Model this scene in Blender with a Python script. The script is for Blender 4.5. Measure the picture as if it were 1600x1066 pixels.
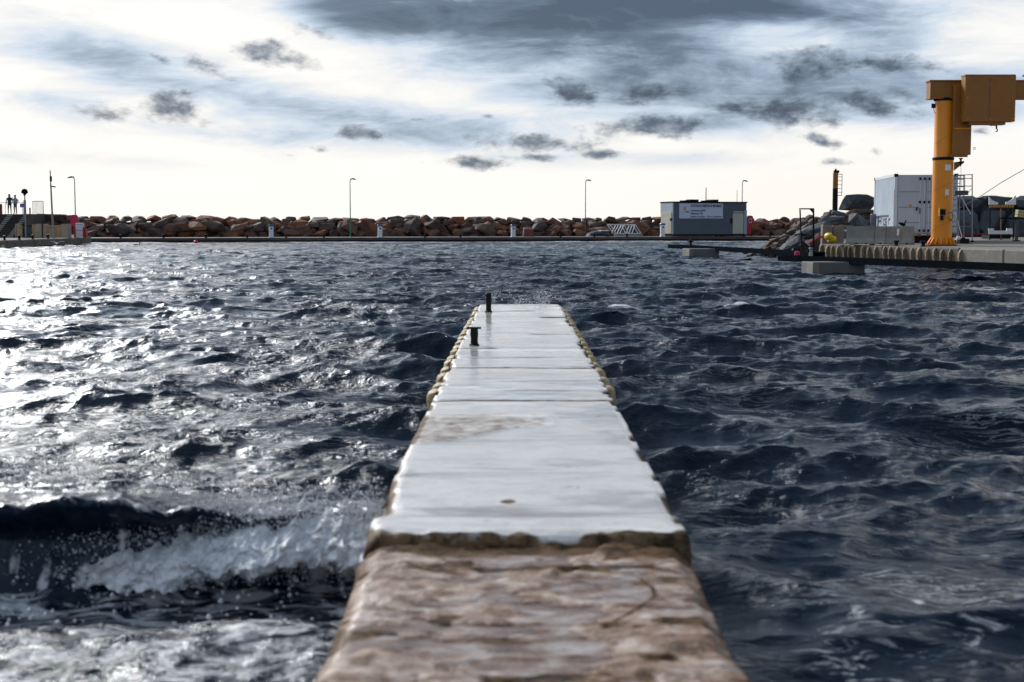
import bpy, bmesh, math, random
import numpy as np
from mathutils import Vector, Matrix
R = math.radians
rnd = random.Random(7)
sc = bpy.context.scene
for o in list(bpy.data.objects): bpy.data.objects.remove(o)

# ------------------------------------------------------------------ camera
F = 2222.0; HC = 1.81; PITCH = math.atan(183 / F)
cam_d = bpy.data.cameras.new('camera'); cam = bpy.data.objects.new('camera', cam_d)
sc.collection.objects.link(cam); sc.camera = cam
cam_d.sensor_width = 36; cam_d.lens = 50.0; cam_d.clip_start = 0.1; cam_d.clip_end = 12000
cam.location = (0, 0, HC); cam.rotation_euler = (math.pi / 2 - PITCH, 0, 0)
cam_d.dof.use_dof = True; cam_d.dof.focus_distance = 40; cam_d.dof.aperture_fstop = 2.8
sc.render.resolution_x = 1024; sc.render.resolution_y = 682

def P(px, py, d):
    "world point at distance y=d whose picture position is (px, py) of 1600x1066"
    cp, sp = math.cos(PITCH), math.sin(PITCH)
    a, b = px - 800, 533 - py
    v = Vector((a, F * cp + b * sp, -F * sp + b * cp))
    return Vector((0, 0, HC)) + v * (d / v.y)
def azel(px, py):
    v = P(px, py, 1000) - Vector((0, 0, HC)); v.normalize()
    return math.atan2(v.x, v.y), math.asin(v.z)

# ------------------------------------------------------------------ world
SUN_AZ, SUN_EL = R(-32.5), R(28)
W = bpy.data.worlds.new('World'); sc.world = W; W.use_nodes = True
nt = W.node_tree; nt.nodes.clear()
class G:
    "small node-writing helper"
    def __init__(s, nt): s.nt = nt
    def set(s, sock, v):
        if isinstance(v, bpy.types.NodeSocket): s.nt.links.new(v, sock)
        elif v is not None: sock.default_value = v
    def m(s, op, a, b=None, c=None, clamp=False):
        n = s.nt.nodes.new('ShaderNodeMath'); n.operation = op; n.use_clamp = clamp
        for i, v in enumerate((a, b, c)): s.set(n.inputs[i], v)
        return n.outputs[0]
    def noise(s, vec, scale, detail=5, rough=.55, dist=0, col=False):
        n = s.nt.nodes.new('ShaderNodeTexNoise')
        s.set(n.inputs['Vector'], vec); n.inputs['Scale'].default_value = scale
        n.inputs['Detail'].default_value = detail; n.inputs['Roughness'].default_value = rough
        n.inputs['Distortion'].default_value = dist
        return n.outputs['Color' if col else 'Fac']
    def map(s, vec, loc=(0, 0, 0), rot=(0, 0, 0), scl=(1, 1, 1), kind='POINT'):
        n = s.nt.nodes.new('ShaderNodeMapping'); n.vector_type = kind
        s.set(n.inputs['Vector'], vec); n.inputs['Location'].default_value = loc
        n.inputs['Rotation'].default_value = rot; n.inputs['Scale'].default_value = scl
        return n.outputs[0]
    def rng(s, v, a, b, c=0., d=1., smooth=True):
        n = s.nt.nodes.new('ShaderNodeMapRange')
        if smooth: n.interpolation_type = 'SMOOTHSTEP'
        s.set(n.inputs[0], v)
        for i, x in enumerate((a, b, c, d)): s.set(n.inputs[i + 1], x)
        return n.outputs[0]
    def mix(s, f, a, b, blend='MIX'):
        n = s.nt.nodes.new('ShaderNodeMix'); n.data_type = 'RGBA'; n.blend_type = blend
        s.set(n.inputs[0], f); s.set(n.inputs[6], a if not isinstance(a, tuple) else (*a[:3], 1))
        s.set(n.inputs[7], b if not isinstance(b, tuple) else (*b[:3], 1))
        return n.outputs[2]
    def ramp(s, f, stops):
        n = s.nt.nodes.new('ShaderNodeValToRGB'); s.set(n.inputs[0], f)
        e = n.color_ramp.elements
        while len(e) < len(stops): e.new(.5)
        for k, (p, c) in zip(e, stops): k.position = p; k.color = (*c, 1)
        return n.outputs[0]
    def length(s, v):
        n = s.nt.nodes.new('ShaderNodeVectorMath'); n.operation = 'LENGTH'; s.set(n.inputs[0], v)
        return n.outputs['Value']
    def xyz(s, x, y, z=0.):
        n = s.nt.nodes.new('ShaderNodeCombineXYZ')
        for i, v in enumerate((x, y, z)): s.set(n.inputs[i], v)
        return n.outputs[0]
    def sep(s, v):
        n = s.nt.nodes.new('ShaderNodeSeparateXYZ'); s.set(n.inputs[0], v); return n.outputs
g = G(nt)
tc = nt.nodes.new('ShaderNodeTexCoord').outputs['Generated']
dx, dy, dz = g.sep(tc)
az = g.m('ARCTAN2', dx, dy); el = g.m('ARCSINE', dz)
el = g.m('ABSOLUTE', el)
PV = g.xyz(az, el)
n_fine = g.noise(g.map(PV, rot=(0, 0, R(8)), scl=(34, 62, 1)), 1.0, 9, .62, .12)
n_str = g.noise(g.map(PV, rot=(0, 0, R(7)), scl=(4.5, 30, 1)), 1.0, 6, .6, .8)
n_big = g.noise(g.map(PV, loc=(3.1, 1.2, 0), scl=(3, 8, 1)), 1.0, 4, .55, .4)
def ell(px, py, rx, ry, tilt=0):
    a, e = azel(px, py)
    v = g.map(PV, loc=(a, e, 0), rot=(0, 0, R(-tilt)), scl=(rx / F, ry / F, 1), kind='TEXTURE')
    return g.length(v)
# small dark clouds: (px, py, half width, half height, tilt down to the right, strength)
CL = [(265, 172, 62, 22, 4, .9), (335, 112, 34, 15, 24, .75), (418, 88, 55, 20, 12, .95), (165, 180, 48, 12, 3, .5), (500, 50, 34, 11, 10, .7),
      (572, 210, 44, 12, 8, .72), (500, 234, 30, 9, 10, .42), (890, 145, 46, 19, 6, 1.), (1000, 147, 62, 16, 3, .95), (1025, 197, 88, 17, -3, 1.0),
      (845, 224, 95, 15, 0, .85), (740, 256, 62, 12, 3, .8), (955, 240, 40, 8, 0, .85), (1275, 102, 62, 26, 8, 1.), (1390, 102, 70, 15, 4, .8),
      (1255, 172, 82, 24, 2, 1.05), (1370, 168, 62, 16, 8, .95), (1425, 150, 36, 18, 8, .7), (1140, 170, 30, 12, 10, .6), (1282, 220, 30, 11, 18, .9),
      (1300, 254, 32, 8, 0, .7), (763, 181, 18, 6, 0, .7), (655, 187, 18, 5, 0, .5), (1367, 236, 13, 8, 5, .5), (245, 90, 24, 9, 20, .5), (840, 246, 62, 8, 0, .6),
      (1540, 208, 22, 8, 12, .4), (452, 243, 24, 7, 6, .3)]
M = None
for c in CL:
    L = ell(*c[:5]); q = g.m('MULTIPLY_ADD', L, -.85, .50 + .62 * c[5])
    M = q if M is None else g.m('MAXIMUM', M, q)
M = g.m('MAXIMUM', M, -1.2)
small = g.rng(g.m('ADD', M, g.m('MULTIPLY', g.m('SUBTRACT', n_fine, .5), 3.4)), .0, 1.0)
# broad veil of cloud, heavier up and to the right
VB = [(820, -60, 520, 150, 4, 1.0), (1120, 30, 480, 90, 3, .85), (1330, 135, 420, 62, 2, .5), (900, 120, 330, 80, 6, .52), (640, 200, 330, 42, 5, .42),
      (300, 130, 340, 48, 10, .36), (90, 60, 220, 44, 8, .18), (420, 215, 320, 28, 4, .28), (120, 250, 300, 18, 2, .14), (1250, 190, 330, 36, 0, .34), (130, 165, 160, 26, 4, .22), (1000, 250, 300, 20, 0, .25), (560, 20, 130, 50, 10, .55)]
V = None
for c in VB:
    L = ell(*c[:5]); q = g.rng(L, 1.25, .1, 0., c[5])
    V = q if V is None else g.m('SUBTRACT', g.m('ADD', V, q), g.m('MULTIPLY', V, q))
# the same deck of cloud goes on overhead and behind
up = g.m('MULTIPLY', g.rng(el, .11, .42, 0., 1.), g.rng(az, -.5, .1, .46, .86))
back = g.rng(g.m('ABSOLUTE', az), 1.2, 2.2, 0., .36)
up = g.m('MAXIMUM', up, back)
V = g.m('MAXIMUM', V, up)
glow = g.length(g.map(PV, loc=(SUN_AZ + .05, SUN_EL - .05, 0), scl=(.9, .55, 1), kind='TEXTURE'))
V = g.m('MULTIPLY', V, g.rng(glow, .1, .5, .4, 1.0))
for c in [(1190, 62, 190, 42, 4, .62), (1540, 60, 130, 70, 5, .6), (1290, 210, 230, 22, 0, .45), (860, 105, 110, 24, 6, .35), (640, 120, 200, 20, 8, .3)]:
    L = ell(*c[:5]); V = g.m('MULTIPLY', V, g.rng(L, .1, 1.25, 1. - c[5], 1.))
veil = g.m('ADD', V, g.m('MULTIPLY', g.m('SUBTRACT', n_str, .5), g.m('MULTIPLY_ADD', V, .75, .42)))
n_mid = g.noise(g.map(PV, rot=(0, 0, R(9)), scl=(13, 46, 1)), 1.0, 8, .64, .5)
veil = g.m('ADD', veil, g.m('MULTIPLY', g.m('SUBTRACT', n_mid, .5), g.m('MULTIPLY_ADD', V, .9, .55)))
veil = g.m('ADD', veil, g.m('MULTIPLY', g.m('SUBTRACT', n_big, .5), g.m('MULTIPLY_ADD', V, .7, .0)))
veil = g.m('MULTIPLY', veil, g.rng(el, .018, .06, .1, 1.))
vcol = g.ramp(veil, [(0.0, (.735, .72, .70)), (.12, (.655, .655, .655)), (.3, (.45, .52, .61)), (.5, (.25, .32, .41)), (.72, (.105, .145, .205)), (1.0, (.052, .076, .118))])
warm = g.m('MULTIPLY', g.rng(el, .07, .015), g.rng(az, -.05, .3))
vcol = g.mix(g.m('MULTIPLY', warm, .5), vcol, g.mix(1., vcol, (.97, .93, .86), 'MULTIPLY'))
bright = g.m('ADD', 1.0, g.m('MULTIPLY', g.rng(glow, .46, .0), 4.0))
vcol = g.mix(1., vcol, g.xyz(bright, bright, bright), 'MULTIPLY')
small = g.m('MULTIPLY', small, 1.0)
n_in = g.noise(g.map(PV, loc=(.7, .2, 0), scl=(60, 95, 1)), 1.0, 5, .6, .1)
ccol = g.mix(g.m('MULTIPLY', small, g.rng(n_in, .72, .38, .62, 1.)), vcol, g.mix(g.rng(veil, 0, .6), (.075, .108, .165), (.034, .050, .080)))
sky = nt.nodes.new('ShaderNodeTexSky'); sky.sky_type = 'NISHITA'; sky.sun_disc = False
sky.sun_elevation = SUN_EL; sky.sun_rotation = SUN_AZ
b1 = nt.nodes.new('ShaderNodeBackground'); nt.links.new(sky.outputs[0], b1.inputs[0]); b1.inputs[1].default_value = .1
b2 = nt.nodes.new('ShaderNodeBackground'); nt.links.new(ccol, b2.inputs[0]); b2.inputs[1].default_value = 1.0
mx = nt.nodes.new('ShaderNodeMixShader'); mx.inputs[0].default_value = .96
wo = nt.nodes.new('ShaderNodeOutputWorld')
nt.links.new(b1.outputs[0], mx.inputs[1]); nt.links.new(b2.outputs[0], mx.inputs[2]); nt.links.new(mx.outputs[0], wo.inputs[0])
W.cycles.sampling_method = 'MANUAL'; W.cycles.sample_map_resolution = 512

sl = bpy.data.lights.new('sun', 'SUN'); so = bpy.data.objects.new('sun', sl); sc.collection.objects.link(so)
sl.energy = 2.6; sl.angle = R(16); sl.color = (1, .975, .95)
sd = Vector((math.sin(SUN_AZ) * math.cos(SUN_EL), math.cos(SUN_AZ) * math.cos(SUN_EL), math.sin(SUN_EL)))
so.rotation_euler = sd.to_track_quat('Z', 'Y').to_euler(); so.location = sd * 60
sc.view_settings.view_transform = 'Standard'; sc.view_settings.look = 'None'
sc.view_settings.exposure = 0.46; sc.view_settings.gamma = 1.0
sc.cycles.max_bounces = 5; sc.cycles.use_denoising = True
sc.cycles.caustics_reflective = False; sc.cycles.caustics_refractive = False

# ------------------------------------------------------------------ materials
MATS = {}
def mat(name, col, rough=.7, metal=0., var=.25, scale=3., bump=.0, spec=.5, wear=None, wear_amt=.0, col2=None, streak=False, objvar=0.):
    if name in MATS: return MATS[name]
    m = bpy.data.materials.new(name); m.use_nodes = True; t = m.node_tree; h = G(t)
    p = t.nodes['Principled BSDF']
    co = t.nodes.new('ShaderNodeTexCoord').outputs['Object']
    gn = t.nodes.new('ShaderNodeNewGeometry').outputs['Position']
    n1 = h.noise(gn, scale, 6, .6); n2 = h.noise(h.map(gn, scl=(1, 1, .15) if streak else (1, 1, 1)), scale * 3.3, 4, .6)
    c = col; dark = tuple(x * (1 - var) for x in col); lite = tuple(min(1, x * (1 + var)) for x in col)
    cc = h.ramp(n1, [(.28, dark), (.5, col), (.72, lite)])
    if col2: cc = h.mix(h.rng(n2, .42, .62), cc, col2)
    if objvar:
        oi = t.nodes.new('ShaderNodeObjectInfo').outputs['Random']
        cc = h.mix(1., cc, h.ramp(oi, [(0, (1 - objvar,) * 3), (1, (1 + objvar,) * 3)]), 'MULTIPLY')
    if wear: cc = h.mix(h.m('MULTIPLY', h.rng(n2, .56, .7), wear_amt), cc, wear)
    t.links.new(cc, p.inputs['Base Color'])
    p.inputs['Roughness'].default_value = rough; p.inputs['Metallic'].default_value = metal
    p.inputs['Specular IOR Level'].default_value = spec
    if bump:
        b = t.nodes.new('ShaderNodeBump'); b.inputs['Strength'].default_value = bump; b.inputs['Distance'].default_value = .05
        t.links.new(h.noise(gn, scale * 5, 6, .65), b.inputs['Height']); t.links.new(b.outputs[0], p.inputs['Normal'])
    MATS[name] = m; return m
def rockmat(name, stops, scale=1.3):
    m = bpy.data.materials.new(name); m.use_nodes = True; t = m.node_tree; h = G(t); p = t.nodes['Principled BSDF']
    oi = t.nodes.new('ShaderNodeObjectInfo').outputs['Random']
    gn = t.nodes.new('ShaderNodeNewGeometry').outputs['Position']
    base = h.ramp(oi, stops)
    n1 = h.noise(gn, scale, 7, .65, .5); n2 = h.noise(gn, scale * 6, 5, .65)
    c = h.mix(1., base, h.ramp(n1, [(.3, (.45, .42, .42)), (.5, (1, 1, 1)), (.7, (1.5, 1.4, 1.3))]), 'MULTIPLY')
    c = h.mix(h.rng(n2, .5, .75), c, h.mix(1., c, (.5, .5, .52), 'MULTIPLY'))
    t.links.new(c, p.inputs['Base Color']); p.inputs['Roughness'].default_value = .75
    b = t.nodes.new('ShaderNodeBump'); b.inputs['Strength'].default_value = .8; b.inputs['Distance'].default_value = .12
    t.links.new(h.noise(gn, scale * 4, 8, .7), b.inputs['Height']); t.links.new(b.outputs[0], p.inputs['Normal'])
    MATS[name] = m; return m
rockmat('breakwater_rock', [(0, (.065, .045, .040)), (.2, (.14, .070, .048)), (.38, (.24, .080, .034)), (.5, (.10, .066, .055)), (.62, (.17, .085, .055)), (.75, (.28, .095, .034)), (.88, (.17, .10, .068)), (1, (.085, .068, .064))])
rockmat('grey_rock', [(0, (.06, .055, .052)), (.3, (.15, .105, .075)), (.5, (.10, .105, .11)), (.7, (.20, .12, .075)), (.85, (.13, .09, .065)), (1, (.055, .052, .05))], 1.8)
rockmat('slate_boulder', [(0, (.05, .065, .08)), (.5, (.08, .10, .12)), (1, (.06, .07, .085))], 1.5)
mat('concrete', (.22, .205, .18), .85, var=.3, scale=1.5, bump=.3, col2=(.20, .18, .15))
mat('quay_block', (.20, .17, .135), .85, var=.35, scale=1.8, bump=.3, wear=(.10, .08, .06), wear_amt=.6, objvar=.12)
mat('quay_dark', (.085, .066, .058), .8, var=.35, scale=1.2, bump=.3)
mat('tarmac', (.10, .09, .088), .7, var=.2, scale=2)
mat('yellow_paint', (.80, .26, .003), .42, var=.07, scale=1.2, wear=(.42, .16, .01), wear_amt=.25)
mat('yellow_dull_shaded', (.27, .098, .004), .5, var=.12, scale=2.5, wear=(.30, .12, .01), wear_amt=.35)  # crane yellow with the head's shade put in; also for dull yellow parts
mat('black_metal', (.008, .008, .010), .6, spec=.15, var=.2)
mat('dark_steel', (.010, .013, .017), .9, spec=.0, var=.3)
mat('grey_steel', (.22, .25, .28), .45, metal=.4, var=.15)
mat('green_steel', (.05, .20, .13), .5, var=.2)
mat('white_paint', (.76, .77, .79), .5, var=.05, scale=.8)
mat('container_lit', (.64, .70, .77), .5, var=.08, scale=.9, wear=(.30, .22, .16), wear_amt=.4, streak=True)  # brighter container tone: light from the left put into the colour
mat('container_shaded', (.47, .53, .60), .5, var=.08, scale=.9, wear=(.22, .17, .14), wear_amt=.5, streak=True)  # same container paint, dimmer: shade of the front put into the colour
mat('rust', (.22, .10, .04), .8, var=.4, scale=4)
mat('blue_grey_cladding', (.085, .105, .135), .55, var=.1, scale=.7)
mat('light_cladding', (.30, .36, .42), .55, var=.06, scale=.7)
mat('shutter_cream', (.50, .47, .40), .6, var=.08, scale=.8)
mat('sign_board', (.50, .54, .68), .5, var=.04, scale=1)
mat('navy_print', (.02, .02, .06), .6, var=.05); mat('orange_print', (.55, .28, .02), .6, var=.05); mat('grey_print', (.25, .25, .30), .6, var=.05)
mat('red_paint', (.55, .008, .03), .45, var=.1); mat('magenta_red', (.50, .006, .09), .45, var=.1); mat('maroon', (.05, .004, .012), .6, var=.1)
mat('blue_cap', (.015, .15, .32), .4, var=.1); mat('wood_board', (.42, .29, .15), .75, var=.18, scale=2, objvar=.12)
mat('pale_board', (.42, .35, .28), .7, var=.08, scale=2); mat('green_leaf_print', (.02, .28, .07), .5, var=.05)
mat('bin_dark', (.05, .065, .08), .5, var=.2); mat('dark_step', (.035, .033, .035), .85, var=.3, scale=2, objvar=.2)
mat('light_step', (.42, .36, .28), .85, var=.15, scale=2); mat('lilac_sign', (.18, .17, .42), .5, var=.05)
mat('skin', (.35, .20, .14), .6, var=.05); mat('hair', (.03, .02, .015), .7); mat('navy_cloth', (.02, .03, .075), .85, var=.2, scale=6)
mat('black_cloth', (.012, .013, .018), .85); mat('grey_cloth', (.33, .36, .40), .85, var=.1, scale=6); mat('jeans', (.06, .08, .16), .85, var=.2)
mat('buoy_red', (.60, .02, .04), .4, var=.05); mat('buoy_cream', (.55, .50, .30), .5, var=.1); mat('buoy_yellow', (.80, .55, .01), .45, var=.05)
mat('gull_white', (.78, .78, .80), .7, var=.03); mat('rope_red', (.35, .01, .04), .7); mat('walk_plank', (.014, .014, .016), .95, var=.3, scale=4, spec=.0); mat('brown_timber', (.20, .13, .07), .8, var=.3)
mat('pontoon_concrete', (.13, .13, .135), .8, var=.2, scale=2, wear=(.25, .12, .05), wear_amt=.6, streak=True)
mat('stained_shaded_block', (.10, .078, .058), .85, var=.4, scale=1.5, bump=.3, wear=(.22, .17, .11), wear_amt=.6, streak=True); mat('quay_rib', (.27, .20, .125), .8, var=.35, scale=4, wear=(.10, .06, .03), wear_amt=.7, objvar=.2); mat('fender_rib_paint', (.50, .37, .19), .6, var=.25, scale=7, bump=.3, wear=(.16, .09, .04), wear_amt=.6)
mat('jersey_grey', (.26, .27, .25), .85, var=.25, scale=1.6, bump=.2, wear=(.10, .10, .09), wear_amt=.5, streak=True, objvar=.15)
mat('bottle_blue_print', (.02, .10, .5), .5)

# ------------------------------------------------------------------ mesh helpers
C = sc.collection
def props(o, label=None, cat=None, group=None, kind=None):
    if label: o['label'] = label
    if cat: o['category'] = cat
    if group: o['group'] = group
    if kind: o['kind'] = kind
    return o
def empty(name, loc=(0, 0, 0), rz=0., label=None, cat=None, group=None):
    o = bpy.data.objects.new(name, None); C.objects.link(o); o.location = loc; o.rotation_euler = (0, 0, rz)
    o.empty_display_size = .2
    return props(o, label, cat, group)
class MB:
    def __init__(s): s.v = []; s.f = []; s.mi = []; s.cur = 0
    def add(s, vs, fs):
        k = len(s.v); s.v += [tuple(v) for v in vs]; s.f += [tuple(i + k for i in f) for f in fs]; s.mi += [s.cur] * len(fs); return s
    def box(s, x0, x1, y0, y1, z0, z1):
        vs = [(x, y, z) for x in (x0, x1) for y in (y0, y1) for z in (z0, z1)]
        return s.add(vs, [(0, 1, 3, 2), (4, 6, 7, 5), (0, 4, 5, 1), (2, 3, 7, 6), (0, 2, 6, 4), (1, 5, 7, 3)])
    def bevbox(s, x0, x1, y0, y1, z0, z1, b=.03):
        # box with chamfered vertical and top edges
        def ring(i, z): return [(x0 + i, y0 + b + 0, z), (x0 + i + b, y0 + i, z), (x1 - i - b, y0 + i, z), (x1 - i, y0 + b, z), (x1 - i, y1 - b, z), (x1 - i - b, y1 - i, z), (x0 + i + b, y1 - i, z), (x0 + i, y1 - b, z)]
        vs = ring(0, z0) + ring(0, z1 - b) + ring(b * .8, z1)
        fs = [tuple(range(7, -1, -1)), tuple(range(16, 24))]
        for k in (0, 8):
            for i in range(8): fs.append((k + i, k + (i + 1) % 8, k + 8 + (i + 1) % 8, k + 8 + i))
        return s.add(vs, fs)
    def tube(s, a, b, r, r2=None, n=8, caps=True):
        a = Vector(a); b = Vector(b); r2 = r if r2 is None else r2
        d = (b - a).normalized(); u = d.orthogonal().normalized(); w = d.cross(u)
        vs = []
        for q, rr in ((a, r), (b, r2)):
            for i in range(n):
                t = 2 * math.pi * i / n; vs.append(q + (u * math.cos(t) + w * math.sin(t)) * rr)
        fs = [(i, (i + 1) % n, n + (i + 1) % n, n + i) for i in range(n)]
        if caps: fs += [tuple(range(n - 1, -1, -1)), tuple(range(n, 2 * n))]
        return s.add(vs, fs)
    def path(s, pts, r, n=6):
        for a, b in zip(pts[:-1], pts[1:]): s.tube(a, b, r, n=n)
        return s
    def lathe(s, prof, c=(0, 0, 0), n=16):
        c = Vector(c); k = len(prof); vs = []
        for r, z in prof:
            for i in range(n):
                t = 2 * math.pi * i / n; vs.append(c + Vector((r * math.cos(t), r * math.sin(t), z)))
        fs = [(j * n + i, j * n + (i + 1) % n, (j + 1) * n + (i + 1) % n, (j + 1) * n + i) for j in range(k - 1) for i in range(n)]
        fs += [tuple(range(n - 1, -1, -1)), tuple(range((k - 1) * n, k * n))]
        return s.add(vs, fs)
    def prism(s, poly, axis, a, b):
        "poly: 2-d outline; axis 'x': poly in (y,z), 'y': poly in (x,z), 'z': poly in (x,y)"
        f = {'x': lambda p, q: (q, p[0], p[1]), 'y': lambda p, q: (p[0], q, p[1]), 'z': lambda p, q: (p[0], p[1], q)}[axis]
        n = len(poly); vs = [f(p, a) for p in poly] + [f(p, b) for p in poly]
        return s.add(vs, [tuple(range(n)), tuple(range(2 * n - 1, n - 1, -1))] + [(i, n + i, n + (i + 1) % n, (i + 1) % n) for i in range(n)])
    def mesh(s, name, mats, smooth=False, angle=None):
        me = bpy.data.meshes.new(name); me.from_pydata(s.v, [], s.f)
        bm = bmesh.new(); bm.from_mesh(me); bmesh.ops.recalc_face_normals(bm, faces=bm.faces); bm.to_mesh(me); bm.free()
        for m in (mats if isinstance(mats, (list, tuple)) else [mats]): me.materials.append(MATS[m] if isinstance(m, str) else m)
        if any(s.mi): me.polygons.foreach_set('material_index', s.mi)
        if smooth: me.shade_smooth()
        if angle and smooth: me.set_sharp_from_angle(angle=R(angle))
        return me
    def build(s, name, mats, parent=None, smooth=False, angle=35, loc=(0, 0, 0), rot=(0, 0, 0)):
        o = bpy.data.objects.new(name, s.mesh(name, mats, smooth, angle)); C.objects.link(o)
        o.parent = parent; o.location = loc; o.rotation_euler = rot
        return o
def inst(name, me, parent=None, loc=(0, 0, 0), rot=(0, 0, 0), scl=(1, 1, 1)):
    o = bpy.data.objects.new(name, me); C.objects.link(o); o.parent = parent
    o.location = loc; o.rotation_euler = rot; o.scale = scl; return o
def copy_tree(o, parent=None):
    c = o.copy(); C.objects.link(c); c.parent = parent
    for ch in list(o.children): copy_tree(ch, c)
    return c
def text_mesh(s, size, matname, align='LEFT', depth=.004, bold=0.):
    cu = bpy.data.curves.new('lettering', 'FONT'); cu.body = s; cu.size = size; cu.align_x = align; cu.extrude = depth; cu.offset = bold
    cu.resolution_u = 2
    o = bpy.data.objects.new('tmp', cu); C.objects.link(o)
    bpy.context.view_layer.update()
    me = bpy.data.meshes.new_from_object(o.evaluated_get(bpy.context.evaluated_depsgraph_get()))
    bpy.data.objects.remove(o); me.materials.clear(); me.materials.append(MATS[matname]); me.name = 'lettering'
    return me

# lattice noise in numpy
_tab = np.random.RandomState(3).rand(8, 256, 256)
def vn(x, y, k=0):
    xi = np.floor(x).astype(int); yi = np.floor(y).astype(int); fx = x - xi; fy = y - yi
    fx = fx * fx * (3 - 2 * fx); fy = fy * fy * (3 - 2 * fy); T = _tab[k % 8]
    a = T[xi & 255, yi & 255]; b = T[(xi + 1) & 255, yi & 255]; c = T[xi & 255, (yi + 1) & 255]; d = T[(xi + 1) & 255, (yi + 1) & 255]
    return (a * (1 - fx) + b * fx) * (1 - fy) + (c * (1 - fx) + d * fx) * fy
def fbm(x, y, o=5, k=0, gain=.5):
    s = 0; a = 1; t = 0
    for i in range(o):
        s = s + a * vn(x * 2 ** i + 17.3 * i, y * 2 ** i + 5.1 * i, k + i); t += a; a *= gain
    return s / t
def sstep(x, a, b):
    t = np.clip((x - a) / (b - a), 0, 1); return t * t * (3 - 2 * t)
def grid_obj(name, X, Y, Z, material, attrs=None, parent=None, smooth=True):
    r, c = X.shape
    me = bpy.data.meshes.new(name)
    co = np.stack([X, Y, Z], -1).reshape(-1, 3).astype(np.float32)
    idx = np.arange(r * c).reshape(r, c)
    q = np.stack([idx[:-1, :-1], idx[:-1, 1:], idx[1:, 1:], idx[1:, :-1]], -1).reshape(-1, 4).astype(np.int32)
    me.vertices.add(len(co)); me.vertices.foreach_set('co', co.ravel())
    me.loops.add(q.size); me.loops.foreach_set('vertex_index', q.ravel())
    me.polygons.add(len(q)); me.polygons.foreach_set('loop_start', np.arange(0, q.size, 4, dtype=np.int32))
    me.update(calc_edges=True)
    for k, v in (attrs or {}).items():
        a = me.attributes.new(k, 'FLOAT', 'POINT'); a.data.foreach_set('value', v.astype(np.float32).ravel())
    if smooth: me.shade_smooth()
    me.materials.append(material)
    o = bpy.data.objects.new(name, me); C.objects.link(o); o.parent = parent
    return o

# ------------------------------------------------------------------ water
def ocean_tile(N, L, kp, wind, seed, power=3.6, spread=2, lp=0.):
    rs = np.random.RandomState(seed)
    k1 = np.fft.fftfreq(N, d=L / N) * 2 * np.pi
    kx, ky = np.meshgrid(k1, k1, indexing='ij'); k = np.hypot(kx, ky); k[0, 0] = 1e9
    cs = (kx * wind[0] + ky * wind[1]) / k
    S = np.exp(-1.1 * (kp / k) ** 2) / k ** power * (np.abs(cs) ** spread * (cs > 0) + .04)
    S = S * np.exp(-(k * lp) ** 2); S[0, 0] = 0
    A = np.sqrt(S) * (rs.randn(N, N) + 1j * rs.randn(N, N))
    h = np.fft.ifft2(A).real; sdv = h.std()
    Dx = np.fft.ifft2(-1j * kx / k * A).real; Dy = np.fft.ifft2(-1j * ky / k * A).real
    return h / sdv, -Dx / sdv, -Dy / sdv
def samp(T, x, y, L):
    N = T.shape[0]; u = (x / L * N) % N; v = (y / L * N) % N
    i = np.floor(u).astype(int); j = np.floor(v).astype(int); fx = u - i; fy = v - j
    i %= N; j %= N; i2 = (i + 1) % N; j2 = (j + 1) % N
    return (T[i, j] * (1 - fx) + T[i2, j] * fx) * (1 - fy) + (T[i, j2] * (1 - fx) + T[i2, j2] * fx) * fy
L1, L2 = 53.0, 19.3
t1 = ocean_tile(1024, L1, 2 * math.pi / 2.6, (-.10, -.995), 11, 4.0, 7, .09)
t2 = ocean_tile(1024, L2, 2 * math.pi / .7, (.2, -.98), 5, 3.6, 4, .02)
ys = [2.6]
while ys[-1] < 152:
    d = ys[-1]; ys.append(d + (.0115 if 6.55 < d < 7.9 else max(.0042 * d, .02)))
near = list(np.linspace(-30, 2.4, 24)); far = [153, 157, 165, 180, 220, 320, 600, 1200, 3000, 9000]
yrow = np.array(near + ys + far)
t = np.linspace(-1, 1, 760)
half = 3.6 + .47 * np.clip(yrow, 0, 160)
col_in = half[:, None] * t[None, :]
ext = np.array([1.15, 1.5, 2.5, 6, 20, 80]);
big = np.maximum(half[:, None] * ext[None, :], 0)
X0 = np.concatenate([-big[:, ::-1], col_in, big], 1); Y0 = np.repeat(yrow[:, None], X0.shape[1], 1)
A1 = .052; A2 = .0115
farq = 139 + (X0 + 42) * .257                       # front line of the far quay
calm = 1 - .5 * sstep(Y0, farq - 13, farq - 7)  # sheltered strip under the far quay
calm = calm * (1 - .35 * sstep(Y0, 60, 125))
pc_ = .04 + .00405 * Y0
edge = 1 - sstep(np.abs(X0), half[:, None] * 1.0, half[:, None] * 1.4 + 4)
amp_q = 1 - .12 * sstep(-(X0 - pc_), .9, 2.0) * sstep(Y0, 7.6, 9) * (1 - sstep(Y0, 14, 22)); edge = edge * amp_q; edge = np.maximum(edge, .0) * sstep(Y0, -8, 1.5) * (1 - sstep(Y0, 152, 165))
pc = .04 + .00405 * Y0
pd = np.abs(X0 - pc)
under = np.where(Y0 < 25.2, sstep(pd, .45, 1.1) * .6 + .4, 1.)
amp = calm * edge * under
gust = .62 + .76 * fbm(X0 / 9 + 40, Y0 / 14 + 3, 3, 2)
h = A1 * samp(t1[0], X0, Y0, L1); dX = A1 * samp(t1[1], X0, Y0, L1); dY = A1 * samp(t1[2], X0, Y0, L1)
h2 = A2 * samp(t2[0], X0 * .96 + Y0 * .28, Y0 * .96 - X0 * .28, L2); dX2 = A2 * samp(t2[1], X0 * .96 + Y0 * .28, Y0 * .96 - X0 * .28, L2); dY2 = A2 * samp(t2[2], X0 * .96 + Y0 * .28, Y0 * .96 - X0 * .28, L2)
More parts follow.
